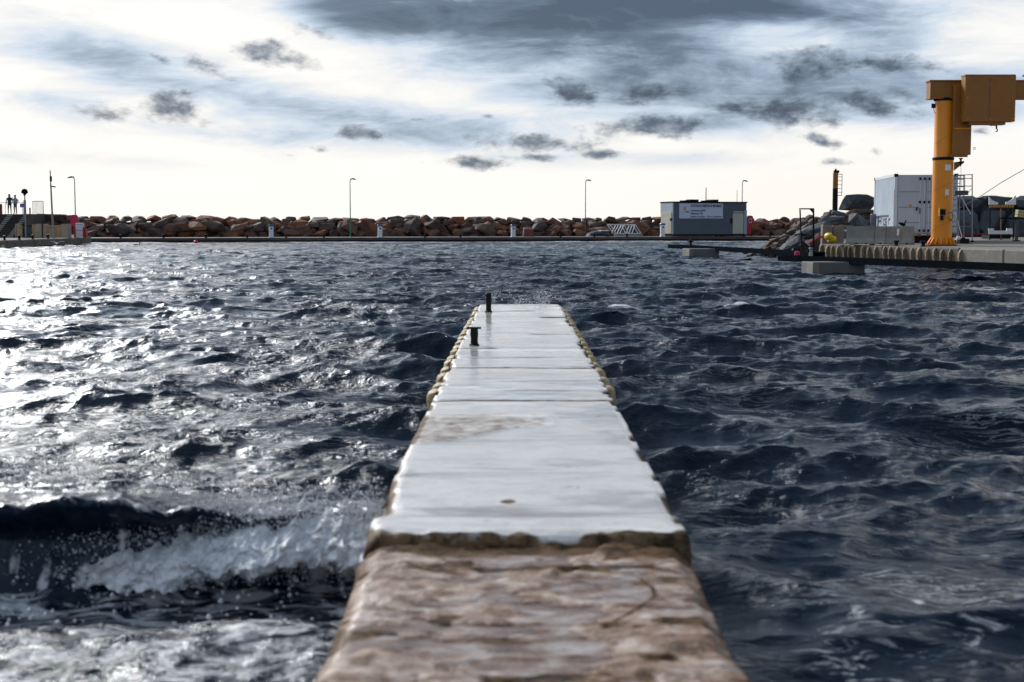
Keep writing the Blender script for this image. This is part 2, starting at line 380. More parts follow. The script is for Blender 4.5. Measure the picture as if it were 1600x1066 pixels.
nearcalm = 1 - .45 * sstep(Y0, 9.5, 6.5)
Z = amp * gust * nearcalm * (h + h2)
X = X0 + amp * nearcalm * (1.45 * dX + 1.0 * dX2); Y = Y0 + amp * nearcalm * (1.45 * dY + 1.0 * dY2)
jac = np.gradient(Y, axis=0) / np.maximum(np.gradient(Y0, axis=0), 1e-4)
foam = sstep(.30 - jac, 0., .6) * sstep(Z, .08, .18) * .6
# the breaker on the left: steep dark face towards the shore, long back
left = sstep(pc - .66 - X0, .0, .12) if False else sstep(-(X0 - pc), .70, .80)
s_ = Y0 - (7.42 + .10 * np.sin(X0 * 1.3 + .6) + .16 * (fbm(X0 * .9 + 9, X0 * 0 + 2, 3, 1) - .5) * 2 + .03 * X0)
ah = .37 + .12 * (fbm(X0 * 1.5 + 3, X0 * 0 + 7, 4, 4) - .3) + .07 * sstep(-X0, 1.5, 2.3)
wcr = fbm(X0 * 3.2 + 30, Y0 * .8, 5, 3) - .5
prof = np.where(s_ > 0, np.exp(-(np.abs(s_) / 1.05) ** 1.5), np.exp(-(np.abs(s_) / .17) ** 2.2))
lipx = sstep(prof, .55, 1.)
Z = Z * (1 - .5 * left * prof) + left * (prof ** 3 * (fbm(X0 * 8, Y0 * 5, 4, 0) - .5) * .10 + prof * ah + prof * wcr * .10 - .055 * np.exp(-((s_ + .5) / .4) ** 2))
Y = Y - left * (lipx * (.20 + .22 * (fbm(X0 * 3.2, X0 * 0, 4, 6) - .3)) + .05 * prof * (fbm(X0 * 11, Z * 3, 3, 5) - .5) * 2)
# second low wall of water behind it
s2 = Y0 - (9.6 + .25 * np.sin(X0 * .8)); Z = Z + left * .07 * np.where(s2 > 0, np.exp(-(s2 / .8) ** 2), np.exp(-(s2 / .16) ** 2)) * (.4 + fbm(X0 * 1.2, X0 * 0 + 4, 3, 2))
face = left * (s_ < .02) * (prof > .12)
foam = np.maximum(foam, left * .42 * sstep(Y0, 7.2, 6.8) * sstep(Y0, 2, 5) )
foam = np.maximum(foam, left * .55 * np.exp(-((s_ + .34) / .14) ** 2))
rightm = sstep(X0 - pc, .8, 1.3)
foam = np.maximum(foam, rightm * .30 * sstep(Y0, 9.5, 6.0))
foam = np.maximum(foam, (.12 + .40 * sstep(fbm(X0 / 14, Y0 / 5, 3, 3), .4, .6)) * sstep(Y0, farq - 20, farq - 12) * (Y0 < farq + 3))
foam = np.where(face > 0, .12 + .75 * sstep(fbm(X0 * 12, Y0 * 1.5, 4, 2), .45, .8) * sstep(prof, .95, .4) + .3 * sstep(prof, .9, 1.), foam)
# small whitecaps where the photo shows them
for (wx, wy, am) in [(975, 484, .9), (1165, 482, 1.), (715, 490, .8), (1400, 487, .5)]:
    q = P(wx, wy, 1); dd = 0
    r_ = (q - Vector((0, 0, HC))); tt = HC / -r_.z; cx, cy = r_.x * tt, r_.y * tt
    bx = np.exp(-((X0 - cx) / .55) ** 2 - ((Y0 - cy) / .35) ** 2)
    Z += .10 * bx; foam = np.maximum(foam, am * .8 * np.exp(-((X0 - cx) / .5) ** 2 - ((Y0 - cy + .15) / .28) ** 2))

wm = bpy.data.materials.new('sea_water'); wm.use_nodes = True; t_ = wm.node_tree; h_ = G(t_); pb = t_.nodes['Principled BSDF']
pos = t_.nodes.new('ShaderNodeNewGeometry').outputs['Position']
pb.inputs['Base Color'].default_value = (.003, .009, .021, 1); pb.inputs['Roughness'].default_value = .085; pb.inputs['Specular Tint'].default_value = (.66, .85, .98, 1); pb.inputs['IOR'].default_value = 1.333
nf = h_.noise(h_.map(pos, rot=(0, 0, .15), scl=(.75, 1.3, 1)), 7.5, 6, .58, .7)
nf2 = h_.noise(h_.map(pos, rot=(0, 0, -.2), scl=(.8, 1.4, 1)), 2.4, 4, .5, .6)
bp = t_.nodes.new('ShaderNodeBump'); bp.inputs['Distance'].default_value = .060
ca = t_.nodes.new('ShaderNodeAttribute'); ca.attribute_name = 'rough_sea'; t_.links.new(h_.m('MULTIPLY', ca.outputs['Fac'], h_.rng(h_.noise(h_.map(pos, rot=(0, 0, .2), scl=(.22, .6, 1)), 1.0, 5, .6, .8), .35, .65, .22, 1.)), bp.inputs['Strength'])
nf3 = h_.noise(h_.map(pos, rot=(0, 0, .3), scl=(.7, 1.5, 1)), 26, 3, .5, .4)
t_.links.new(h_.m('ADD', h_.m('MULTIPLY_ADD', nf3, .20, nf), h_.m('MULTIPLY', nf2, 1.3)), bp.inputs['Height']); t_.links.new(bp.outputs[0], pb.inputs['Normal'])
fa = t_.nodes.new('ShaderNodeAttribute'); fa.attribute_name = 'foam'
fn = h_.noise(h_.map(pos, scl=(2.2, 4.5, 2)), 1.6, 8, .68, 1.4)
fm = h_.rng(h_.m('ADD', fn, h_.m('MULTIPLY', fa.outputs['Fac'], .62)), .72, .90)
fm = h_.m('MULTIPLY', fm, h_.rng(fa.outputs['Fac'], .01, .2))
# thin lace of foam and bubbles drawn out by the wind
lc_ = h_.noise(h_.map(pos, rot=(0, 0, .12), scl=(.55, 3.2, 1)), 2.2, 7, .64, 1.8)
lace = h_.m('MULTIPLY', h_.rng(h_.m('ABSOLUTE', h_.m('SUBTRACT', lc_, .5)), .028, .0), h_.rng(h_.noise(h_.map(pos, loc=(4, 9, 0), scl=(.35, .8, 1)), 1.0, 5, .62, .5), .48, .66, 0., .5))
fm = h_.m('MAXIMUM', fm, lace)
db = t_.nodes.new('ShaderNodeBsdfPrincipled'); db.inputs['Base Color'].default_value = (.66, .67, .70, 1); db.inputs['Roughness'].default_value = .6
bf = t_.nodes.new('ShaderNodeBump'); bf.inputs['Strength'].default_value = .7; bf.inputs['Distance'].default_value = .03
t_.links.new(h_.noise(pos, 22, 6, .7), bf.inputs['Height']); t_.links.new(bf.outputs[0], db.inputs['Normal'])
ms = t_.nodes.new('ShaderNodeMixShader'); t_.links.new(fm, ms.inputs[0]); t_.links.new(pb.outputs[0], ms.inputs[1]); t_.links.new(db.outputs[0], ms.inputs[2])
t_.links.new(ms.outputs[0], t_.nodes['Material Output'].inputs[0])
water = grid_obj('water', X, Y, Z, wm, {'foam': foam, 'rough_sea': (1 + .30 * left * sstep(Y0, 7.6, 8.6) * (1 - sstep(Y0, 16, 24))) - .3 * sstep(Y0, farq - 13, farq - 7) * (Y0 < 400)}); props(water, kind='structure')
del X, Y, Z, X0, Y0, h, h2, dX, dY, dX2, dY2

# ------------------------------------------------------------------ pier
def deck_material(name, white):
    m = bpy.data.materials.new(name); m.use_nodes = True; t = m.node_tree; h = G(t); p = t.nodes['Principled BSDF']
    ps = t.nodes.new('ShaderNodeNewGeometry').outputs['Position']
    wet = t.nodes.new('ShaderNodeAttribute'); wet.attribute_name = 'wet'; dirt = t.nodes.new('ShaderNodeAttribute'); dirt.attribute_name = 'dirt'
    n1 = h.noise(h.map(ps, scl=(1, 1 if white else 1.8, 1)), 3.2 if white else 4.5, 8, .70, .6); n2 = h.noise(h.map(ps, scl=(1, 2.2, 1)), 16, 6, .7); n3 = h.noise(ps, 60, 3, .6)
    if white:
        c = h.ramp(n1, [(.3, (.74, .69, .64)), (.55, (.90, .865, .825)), (.75, (.93, .905, .88))])
        c = h.mix(h.m('MULTIPLY', h.rng(n2, .52, .70), .5), c, (.40, .345, .30)); c = h.mix(h.rng(h.noise(h.map(ps, scl=(1, 1.6, 1)), 2.3, 8, .7, 1.2), .63, .70), c, (.34, .26, .20))
        dc = (.19, .12, .065)
    else:
        c = h.ramp(n1, [(.32, (.06, .03, .015)), (.43, (.20, .105, .055)), (.52, (.34, .23, .165)), (.64, (.60, .52, .475))])
        c = h.mix(h.m('MULTIPLY', h.rng(n2, .52, .66), .8), c, (.15, .08, .045))
        c = h.mix(h.m('MULTIPLY', h.rng(n3, .55, .7), .4), c, (.60, .54, .5))
        dc = (.15, .085, .04)
    dc = h.mix(h.rng(h.noise(ps, 11, 5, .7), .42, .6), dc, tuple(x * .28 for x in dc))
    if white: c = h.mix(h.m('MULTIPLY', h.rng(h.noise(h.map(ps, scl=(.5, 2.4, 1)), 1.5, 6, .62, .7), .47, .64), .62), c, (.36, .325, .30))
    dn = h.rng(h.m('ADD', dirt.outputs['Fac'], h.m('MULTIPLY', h.m('SUBTRACT', n2, .5), .8)), .25, .75)
    c = h.mix(dn, c, dc)
    w = wet.outputs['Fac']
    c = h.mix(h.m('MULTIPLY', w, .10 if white else .4), c, h.mix(1., c, (.5, .48, .46), 'MULTIPLY'))
    t.links.new(c, p.inputs['Base Color'])
    t.links.new(h.rng(w, 0., .9, .55 if white else .62, .035 if white else .10), p.inputs['Roughness']); p.inputs['IOR'].default_value = 1.4
    t.links.new(h.rng(dirt.outputs['Fac'], 0., .6, .8 if white else .5, .06), p.inputs['Specular IOR Level'])
    b = t.nodes.new('ShaderNodeBump'); b.inputs['Distance'].default_value = .012
    t.links.new(h.rng(w, .1, 1., .9, .035), b.inputs['Strength']); t.links.new(h.noise(ps, 28, 7, .7), b.inputs['Height']); t.links.new(b.outputs[0], p.inputs['Normal'])
    return m
pier = empty('concrete_pier', (0, 0, 0), 0, 'long narrow wet concrete pier running out from the viewer into the rough water', 'pier')
def zdeck(d): return HC - 1.30 - .0036 * d
def deck(name, y0, y1, rows, cols, zfun, wfun, material, base):
    # closed slab: underside skirt + side walls + top, as one grid wrapped across the width
    tt = np.linspace(-1, 1, cols); yv = np.linspace(y0, y1, rows)
    U, Yv = np.meshgrid(tt, yv); cx = .04 + .00405 * Yv
    wl, wr = wfun(Yv, -1), wfun(Yv, 1)
    Xv = cx + np.where(U < 0, U * wl, U * wr)
    Zt, wet, dirt = zfun(Xv, Yv, U)
    def side(k, sgn):
        xs = Xv[:, k:k + 1]; cols_ = []
        for dz_, dxx in ((.02, .012), (.06, .02), (.15, .018), (.30, .02), (1.3, .02)):
            nx = (fbm(Yv[:, k:k + 1] * 3 + dz_ * 9, Yv[:, k:k + 1] * 0 + dz_ * 20, 4, 3) - .5) * .03
            cols_.append((xs + sgn * (dxx + nx), Yv[:, k:k + 1], Zt[:, k:k + 1] - dz_))
        return cols_
    lc = side(0, -1)[::-1]; rc = side(cols - 1, 1)
    XX = np.concatenate([c[0] for c in lc] + [Xv] + [c[0] for c in rc], 1)
    YY = np.concatenate([c[1] for c in lc] + [Yv] + [c[1] for c in rc], 1)
    ZZ = np.concatenate([c[2] for c in lc] + [Zt] + [c[2] for c in rc], 1)
    z5 = np.zeros((rows, 5)); WW = np.concatenate([z5, wet, z5], 1); DD = np.concatenate([z5 + .8, dirt, z5 + .8], 1)
    # end walls
    def cap(r):
        return (np.repeat(XX[r:r + 1], 1, 0), YY[r:r + 1], np.minimum(ZZ[r:r + 1], -.8))
    e0, e1 = cap(0), cap(rows - 1)
    jag = .02 * (fbm(XX[:1] * 7, XX[:1] * 0, 4, 2) - .5)
    mid0 = (XX[:1], YY[:1] - .025 + jag * 2, ZZ[:1] - .03 - np.abs(jag)); mid1 = (XX[-1:], YY[-1:] + .02, ZZ[-1:] - .03)
    XX = np.concatenate([e0[0], mid0[0], XX, mid1[0], e1[0]]); YY = np.concatenate([e0[1] - .02, mid0[1], YY, mid1[1], e1[1] + .02]); ZZ = np.concatenate([e0[2], mid0[2], ZZ, mid1[2], e1[2]])
    WW = np.concatenate([WW[:1] * 0, WW[:1] * 0, WW, WW[-1:] * 0, WW[-1:] * 0]); DD = np.concatenate([DD[:1] * 0 + .8, DD[:1] * 0 + .75, DD, DD[-1:] * 0 + .5, DD[-1:] * 0 + .5])
    return grid_obj(name, XX, YY, ZZ, material, {'wet': WW, 'dirt': DD}, pier)
joints = [(20.9, .9, .4, 1.), (17.6, .5, .1, 1.), (14.35, .4, -1, 1.), (13.3, .9, -1, 1.), (12.1, .3, -.3, 1.), (10.75, .9, -1, 1.), (9.9, .25, -1, .2), (22.6, .4, -1, .4), (15.5, .7, -1, -.35)]
def ztop(Xv, Yv, U):
    n = fbm(Xv * 1.1 + 5, Yv * 1.1, 6, 1, .55) - .5
    base = zdeck(Yv); hgt = n * .020
    # raised rough patch on the left of the second bay (photo px 640-855, y 640-690)
    yy = Yv + .10 * (fbm(Xv * 3, Yv * 2, 3, 5) - .5)
    front = 8.55 + .75 * sstep(Xv, -.55, .22)
    patch = sstep(yy, front - .03, front + .05) * sstep(yy, 10.1, 9.6) * sstep(Xv, .34, .18)
    hgt = hgt + patch * (.012 + .01 * (fbm(Xv * 9, Yv * 9, 4, 2) - .5))
    groove = np.zeros_like(hgt)
    for (jy, w_, a, b) in joints:
        yj = jy + .10 * (fbm(Xv * 2.5 + jy, Xv * 0 + jy, 4, 4) - .5) * 2
        mask = np.exp(-((Yv - yj) / (.020 + .028 * w_ + max(0, jy - 13.5) * .011)) ** 2) * sstep(U, a - .1, a + .15) * sstep(-U, -b - .1, -b + .15) * (.35 + 1.0 * fbm(Xv * 4 + jy, Yv * 3, 3, 6))
        groove = np.maximum(groove, mask * w_)
    level = -.0035
    film = np.maximum(hgt, level)
    wet = sstep(level + .0065 - hgt, 0., .006)
    wet = np.maximum(wet, .80) * (1 - .75 * patch)
    Zt = base + film - groove * .015
    edgeU = sstep(np.abs(U), .93, 1.) ; chip = sstep(fbm(Xv * 3 + 7 * np.sign(U), Yv * 2.2, 4, 3), .50, .68)
    Zt = Zt - edgeU * (.006 + .035 * chip) - (1 - sstep(Yv, 6.04, 6.12)) * (.004 + .03 * sstep(fbm(Xv * 5, Yv * 2, 5, 1), .4, .7))
    dirt = groove * 1.7 + edgeU * (.3 + .8 * chip) + .9 * (1 - sstep(Yv + .22 * (fbm(Xv * 5, Xv * 0, 5, 2) - .5), 6.03, 6.11)) + patch * (.35 + .3 * fbm(Xv * 8, Yv * 8, 4, 1))
    # seaweed clump and brown broken edge on the left
    blot = np.exp(-((Xv + .02) / .035) ** 2 - ((Yv - 6.72) / .05) ** 2); dirt = dirt + blot * 1.5
    e2 = np.exp(-((Yv - 6.55) / .13) ** 2) * sstep(-U, .86, .98); dirt = dirt + e2; Zt = Zt - e2 * .03
    return Zt, np.clip(wet * (1 - dirt * .6) * (1 - .8 * edgeU), 0, 1), np.clip(dirt, 0, 1)
def wtop(Yv, s): return .69 + .007 * (fbm(Yv * .9 + 31 * s, Yv * 0 + 3, 6, 2, .7) - .5) * 2 - .022 * sstep(fbm(Yv * 2.3 + 11 * s, Yv * 0 + 8, 4, 5), .62, .66)
deck('deck_slab', 6.04, 24.55, 760, 74, ztop, wtop, deck_material('wet_deck', True), 0)
def zlow(Xv, Yv, U):
    n = fbm(Xv * 2.0 + 2, Yv * 2.4, 7, 4, .6) - .5
    n2 = fbm(Xv * 5 + 12, Yv * 9, 5, 2, .6) - .5
    n3 = fbm(Xv * 14, Yv * 22, 4, 3, .6) - .5
    hgt = n * .07 + n2 * .035 + n3 * .014
    pit = sstep(fbm(Xv * 3.2 + 4, Yv * 4.5 + 9, 3, 7), .70, .78); hgt = hgt - pit * .03
    # brown ledge and shallow basin on the right just below the step
    rr = np.hypot((Xv - .42) / .30, (Yv - 5.35) / .30); basin = sstep(rr, 1.06, .86); rim = np.exp(-((rr + .35 * (fbm(Xv * 5, Yv * 5, 4, 1) - .5) - 1.02) / .055) ** 2) * sstep(Yv, 5.42, 5.6) * sstep(Xv, .12, .3); basin = basin * .4
    hgt = hgt * (1 - basin * .9) - basin * .018 - rim * .03
    edgeU = sstep(np.abs(U), .90, 1.)
    level = -.005
    ledge = sstep(Yv + .12 * (fbm(Xv * 5, Yv * 3, 4, 2) - .5), 5.76, 5.90)
    film = np.maximum(hgt, level) - edgeU * .03 * fbm(Xv * 4, Yv * 4, 4, 2) * 2
    wet = (1 - edgeU) * np.clip(sstep(level + .005 - hgt, 0, .004) + .35 * sstep(fbm(Xv * 2, Yv * 3, 4, 6), .45, .6), 0, 1)
    crk = np.exp(-((Xv - .40 - .13 * np.sin((Yv - 4.9) * 4.2) - .03 * (fbm(Yv * 6, Yv * 0, 3, 1) - .5)) / .010) ** 2) * sstep(Yv, 4.7, 4.8) * sstep(Yv, 5.55, 5.4)
    hgt = hgt; dirt0 = crk * 1.3 + .9 * sstep(fbm(Xv * 3.2 + 1, Yv * 5 + 4, 6, 6), .60, .70)
    dirt = dirt0 + rim * 1.2 + ledge * (.75) + edgeU * .45 + pit * .5
    return zdeck(Yv) - .055 + film, np.clip(wet * (1 - .7 * ledge), 0, 1), np.clip(dirt, 0, 1)
def wlow(Yv, s): return .680 - .016 * np.clip(6 - Yv, 0, 2.5) + .018 * (fbm(Yv * 2.2 + 17 * s, Yv * 0 + 5, 6, 3, .65) - .5) * 2 * sstep(Yv, 6, 5.6)
lowm = deck_material('worn_deck', False)
deck('shore_slab', -4.0, 6.0, 620, 90, zlow, wlow, lowm, 0)
# cast ribs along both upper edges
def rib_mesh(k):
    r = random.Random(k); b = MB(); w = .21 + r.uniform(-.02, .03)
    pts = [(0, .0), (.04, -.004), (.07, -.025), (.082, -.08), (.06, -.20), (.0, -.32)]
    n = len(pts); vs = []
    for yy, sc_ in ((-w / 2, .55), (-w / 2 + .04, 1.), (w / 2 - .035, 1.), (w / 2, .6)):
        vs += [(p[0] * sc_ + (0 if i in (0, n - 1) else r.uniform(-.004, .004)), yy + p[1] * .25, p[1] - (1 - sc_) * .02) for i, p in enumerate(pts)]
    fs = [tuple(range(n)), tuple(range(4 * n - 1, 3 * n - 1, -1))]
    for s in range(3):
        for i in range(n): fs.append((s * n + i, s * n + (i + 1) % n, (s + 1) * n + (i + 1) % n, (s + 1) * n + i))
    b.add(vs, fs); return b.mesh('fender_rib', 'fender_rib_paint', True, 50)
ribs = [rib_mesh(k) for k in range(5)]
for s in (-1, 1):
    y = 11.6 if s < 0 else 11.9; i = 0
    while y < 24.3:
        cx = .04 + .00405 * y + s * (.69 + .012)
        o = inst('fender_rib', ribs[i % 5], pier, (cx, y, zdeck(y) - .012 + rnd.uniform(-.008, .006)), (0, 0, (math.pi if s < 0 else 0) + rnd.uniform(-.05, .05)), (1, rnd.uniform(.85, 1.25), 1))
        if rnd.random() < .06: o.location.z -= .02
        y += rnd.uniform(.56, .80); i += 1
# mooring bollards on the pier
def pier_bollard(name, px, y, hgt, r, label):
    x = P(px, 500, y).x; e = empty(name, (x, y, zdeck(y)), 0, label, 'bollard', 'mooring bollards on the pier')
    b = MB(); b.lathe([(r * 1.35, -.01), (r * 1.35, .012), (r * 1.0, .02), (r * .95, hgt * .35), (r * 1.08, hgt * .55), (r * .98, hgt * .86)], n=14); b.build('post', 'black_metal', e, True)
    return e
e = pier_bollard('mooring_bollard', 741, 15.9, .215, .042, 'nearer black bollard on the pier, with a wide flat T-shaped cap')
MB().bevbox(-.078, .078, -.032, .032, .185, .205, .006).build('cap', 'black_metal', e)
e = pier_bollard('mooring_bollard', 763.5, 22.4, .30, .043, 'farther black bollard on the pier, taller post near the seaward end')
MB().lathe([(.050, .258), (.052, .285), (.035, .298)], n=14).build('cap', 'black_metal', e, True)

# foam and spray
def fm_material(name, col, thr):
    m = bpy.data.materials.new(name); m.use_nodes = True; t = m.node_tree; h = G(t); p = t.nodes['Principled BSDF']
    ps = t.nodes.new('ShaderNodeNewGeometry').outputs['Position']
    p.inputs['Roughness'].default_value = .55; p.inputs['Subsurface Weight'].default_value = .15; p.inputs['Subsurface Radius'].default_value = (.03, .03, .035)
    t.links.new(h.ramp(h.noise(ps, 14, 6, .6), [(.3, tuple(c * .72 for c in col)), (.6, col)]), p.inputs['Base Color'])
    tl = t.nodes.new('ShaderNodeBsdfTranslucent'); tl.inputs[0].default_value = (.9, .92, .96, 1); mxs = t.nodes.new('ShaderNodeMixShader'); mxs.inputs[0].default_value = .12
    t.links.new(p.outputs[0], mxs.inputs[1]); t.links.new(tl.outputs[0], mxs.inputs[2]); t.links.new(mxs.outputs[0], t.nodes['Material Output'].inputs[0])
    if thr:
        at = t.nodes.new('ShaderNodeAttribute'); at.attribute_name = 'dens'
        a = h.rng(h.m('ADD', h.noise(ps, 9, 7, .66, .4), h.m('MULTIPLY', at.outputs['Fac'], .8)), .62, .92)
        tr = t.nodes.new('ShaderNodeBsdfTransparent'); m2 = t.nodes.new('ShaderNodeMixShader'); t.links.new(a, m2.inputs[0]); t.links.new(tr.outputs[0], m2.inputs[1]); t.links.new(mxs.outputs[0], m2.inputs[2]); t.links.new(m2.outputs[0], t.nodes['Material Output'].inputs[0])
    return m
foam_m = fm_material('sea_foam', (.93, .94, .96), True); drop_m = fm_material('spray_drops', (.80, .82, .86), False)
def blobs(name, pts, rads, label, cat='foam', mtl=None, seed=1):
    # many small octahedral drops joined as one uncountable mass
    rs = np.random.RandomState(seed); n = len(pts); pts = np.asarray(pts); rads = np.asarray(rads)
    base = np.array([(1, 0, 0), (-1, 0, 0), (0, 1, 0), (0, -1, 0), (0, 0, 1), (0, 0, -1)], float)
    fcs = np.array([(0, 2, 4), (2, 1, 4), (1, 3, 4), (3, 0, 4), (2, 0, 5), (1, 2, 5), (3, 1, 5), (0, 3, 5)])
    st = 1 + rs.rand(n, 1, 3) * .8
    co = (pts[:, None, :] + base[None] * rads[:, None, None] * st).reshape(-1, 3)
    f = (fcs[None] + (np.arange(n) * 6)[:, None, None]).reshape(-1, 3)
    me = bpy.data.meshes.new(name); me.vertices.add(len(co)); me.vertices.foreach_set('co', co.astype(np.float32).ravel())
    me.loops.add(f.size); me.loops.foreach_set('vertex_index', f.astype(np.int32).ravel())
    me.polygons.add(len(f)); me.polygons.foreach_set('loop_start', np.arange(0, f.size, 3, dtype=np.int32)); me.update(calc_edges=True)
    me.shade_smooth(); me.materials.append(mtl or drop_m)
    o = bpy.data.objects.new(name, me); C.objects.link(o); return props(o, label, cat, kind='stuff')
# tumbling white water of the breaker: a lumpy, holed sheet from the lip down to the foot
u = np.linspace(0, 1, 300); v = np.linspace(0, 1, 130); U, Vv = np.meshgrid(u, v)
Xf = -2.55 + U * (1.92)
top = .14 + .175 * sstep(U, .12, .6) + .02 * np.sin(U * 9) + .11 * (fbm(U * 16, U * 0 + 2, 4, 2) - .5) + .05 * (fbm(U * 50, U * 0 + 5, 2, 3) - .5)
arc = Vv * 1.5
Yf = 7.24 - .03 * Xf - (.24 + .38 * sstep(U, .0, .7)) * np.sin(arc) + .18 * (1 - Vv) * (1 - Vv)
Zf = -.06 + top * np.cos(arc) ** .8 * 1.0 + .06
nz = fbm(Xf * 7, Vv * 6 + 3, 6, 1, .6) - .5; nz2 = fbm(Xf * 3 + 20, Vv * 2.5 + 3, 3, 5) - .5
bil = np.abs(fbm(Xf * 4.5, Vv * 3.2 + 9, 4, 2, .6) - .5) * 2
Yf = Yf - nz * .26 - nz2 * .26 - .03 + bil * .12; Zf = Zf + (fbm(Xf * 9 + 5, Vv * 7, 5, 6, .6) - .5) * .10
dens = .22 + .70 * sstep(U, .03, .35) - .25 * sstep(Vv, .5, .9) - .55 * sstep(Vv, .55, .95) * sstep(U, .35, .7) - .25 * sstep(Vv, .1, 0.) + .5 * nz2
fo = grid_obj('breaking_foam', Xf, Yf, Zf, foam_m, {'dens': dens}); props(fo, 'white tumbling foam of the breaking wave left of the pier', 'foam', kind='stuff')
rs = np.random.RandomState(4); pts = []; rad = []
for i in range(15000):
    uu = rs.rand() ** .5; x = -2.6 + uu * 1.95; tp = .17 + .22 * min(1, uu * 1.7)
    z = tp * rs.rand() ** .55 + abs(rs.randn()) * .03; y = 7.12 - .03 * x - .32 * (1 - z / (tp + .1)) * rs.rand() - .04 + rs.randn() * .05
    pts.append((x, y, z)); rad.append(.0014 + .0036 * rs.rand() ** 4)
for i in range(1500):
    x = -3.4 + 2.75 * rs.rand(); cr_ = .06 * rs.rand() ** 2 + .01; y = 7.3 + .10 * math.sin(x * 1.3 + .6) + .03 * x + rs.randn() * .06
    pts.append((x, y, .41 + (.06 if x < -1.6 else 0) + cr_ + (.10 * rs.rand() ** 2 if -2.9 < x < -2.1 else 0) + rs.randn() * .012)); rad.append(.0016 + .004 * rs.rand() ** 3)
for i in range(350):
    x = -3.2 + 2.5 * rs.rand(); z = .04 + .40 * rs.rand(); y = 7.36 - .03 * x - .22 * (1 - z / .5) + rs.randn() * .03
    pts.append((x, y, z)); rad.append(.0025 + .007 * rs.rand() ** 4)
for i in range(260):
    x = -3.0 + 2.3 * rs.rand(); y = 7.0 - rs.rand() * 1.2; pts.append((x, y, .03 + .03 * rs.rand())); rad.append(.003 + .008 * rs.rand() ** 3)
blobs('spray', pts, rad, 'white droplets thrown up by the breaking wave on the left', 'spray')
pts = []; rad = []
for (cx, n, hh, ww) in ((835, 260, .28, .22), (850, 240, .24, .08), (818, 80, .2, .12)):
    c = P(cx, 470, 25.1)
    for i in range(n):
        a = rs.rand() ** 1.6; pts.append((c.x + rs.randn() * ww * (.5 + a), 24.9 + rs.rand() * .5, .30 + hh * a * 1.1 + rs.rand() * .06)); rad.append(.003 + .007 * rs.rand() ** 3)
blobs('spray', pts, rad, 'small burst of spray behind the far end of the pier', 'spray', seed=3)

# ------------------------------------------------------------------ rocks
def rock_mesh(k, name='rock', mtl='breakwater_rock', n=15, bev=.06, sub=0, flat=1., q=5.5):
    r = random.Random(100 + k); bm = bmesh.new()
    for i in range(n):
        v = Vector((r.gauss(0, 1), r.gauss(0, 1), r.gauss(0, 1))).normalized()
        L = (abs(v.x) ** q + abs(v.y) ** q + abs(v.z) ** q) ** (-1 / q)   # boxy rounded blocks
        v = v * L * r.uniform(.82, 1.05); v.z *= flat; bm.verts.new(v)
    res = bmesh.ops.convex_hull(bm, input=bm.verts)
    bmesh.ops.delete(bm, geom=[v for v in bm.verts if not v.link_faces], context='VERTS')
    bmesh.ops.dissolve_limit(bm, angle_limit=R(14), verts=bm.verts, edges=bm.edges)
    bmesh.ops.bevel(bm, geom=list(bm.edges), offset=bev, segments=1, affect='EDGES', clamp_overlap=True)
    bmesh.ops.triangulate(bm, faces=[f for f in bm.faces if len(f.verts) > 5])
    me = bpy.data.meshes.new(name); bm.to_mesh(me); bm.free(); me.materials.append(MATS[mtl]); return me
brocks = [rock_mesh(k) for k in range(16)]
grocks = [rock_mesh(40 + k, mtl='grey_rock', n=16) for k in range(12)]
slabs = [rock_mesh(70 + k, mtl='slate_boulder', n=34, bev=.04, q=11) for k in range(8)]

# far quay and breakwater. Front line of the quay: from FA towards FB
FA = Vector((-42, 139, 0)); FD = Vector((1, .257, 0)).normalized(); FN = Vector((-FD.y, FD.x, 0)); FZ = .42
def fq(s, off=0., z=FZ): return FA + FD * s + FN * off + Vector((0, 0, z))
def fs_at(px, off=0.):
    a = (px - 800) / F   # solve x = a*y on the line
    q = FA + FN * off; return (a * q.y - q.x) / (FD.x - a * FD.y)
b = MB()
for (o0, z0, o1, z1) in ((0, -.9, 0, .14), (0, .14, -.06, .16), (-.06, .16, -.06, FZ - .04), (-.06, FZ - .04, -.02, FZ), (-.02, FZ, .5, FZ + .01), (.5, FZ + .01, 30, FZ + .08)):
    q = [fq(-14, o0, z0), fq(150, o0, z0), fq(150, o1, z1), fq(-14, o1, z1)]; b.cur = 1 if o1 == 30 else (0 if z0 > .1 else 2); b.add(q, [(0, 1, 2, 3)])
props(b.build('far_quay', ['quay_dark', 'tarmac', 'black_metal']), kind='structure')
bw = empty('rock_breakwater', fq(0, 10, .5), 0, 'long breakwater of piled brown and rust coloured rocks along the horizon behind the far quay', 'breakwater')
def bloc(v): return v - bw.location
s0, s1 = fs_at(62, 10), fs_at(1330, 10)
for row in range(5):
    s = s0 - 1 + row * .6; 
    while s < s1 + 16:
        w = rnd.uniform(.62, 1.12); ln = w * .98
        s += ln
        topb = .12 * math.sin(s * .21) + .10 * math.sin(s * .53 + 2)
        c = fq(s, 8.2 + row * .7 + rnd.uniform(-.3, .3), .50 + .16 + row * .395 + rnd.uniform(-.09, .09) * (row < 4) + topb * row / 5)
        sc_ = (w, rnd.uniform(.7, 1.), rnd.uniform(.38, .58) * (1. if row < 4 else .82))
        if c.y < 139: continue
        inst('rock', brocks[rnd.randrange(16)], bw, bloc(c), (rnd.uniform(-.2, .2), rnd.gauss(0, .30) * (1 if row < 3 else .35), rnd.uniform(-.5, .5) + (math.pi if rnd.random() < .5 else 0)), sc_)
        s += ln * .86
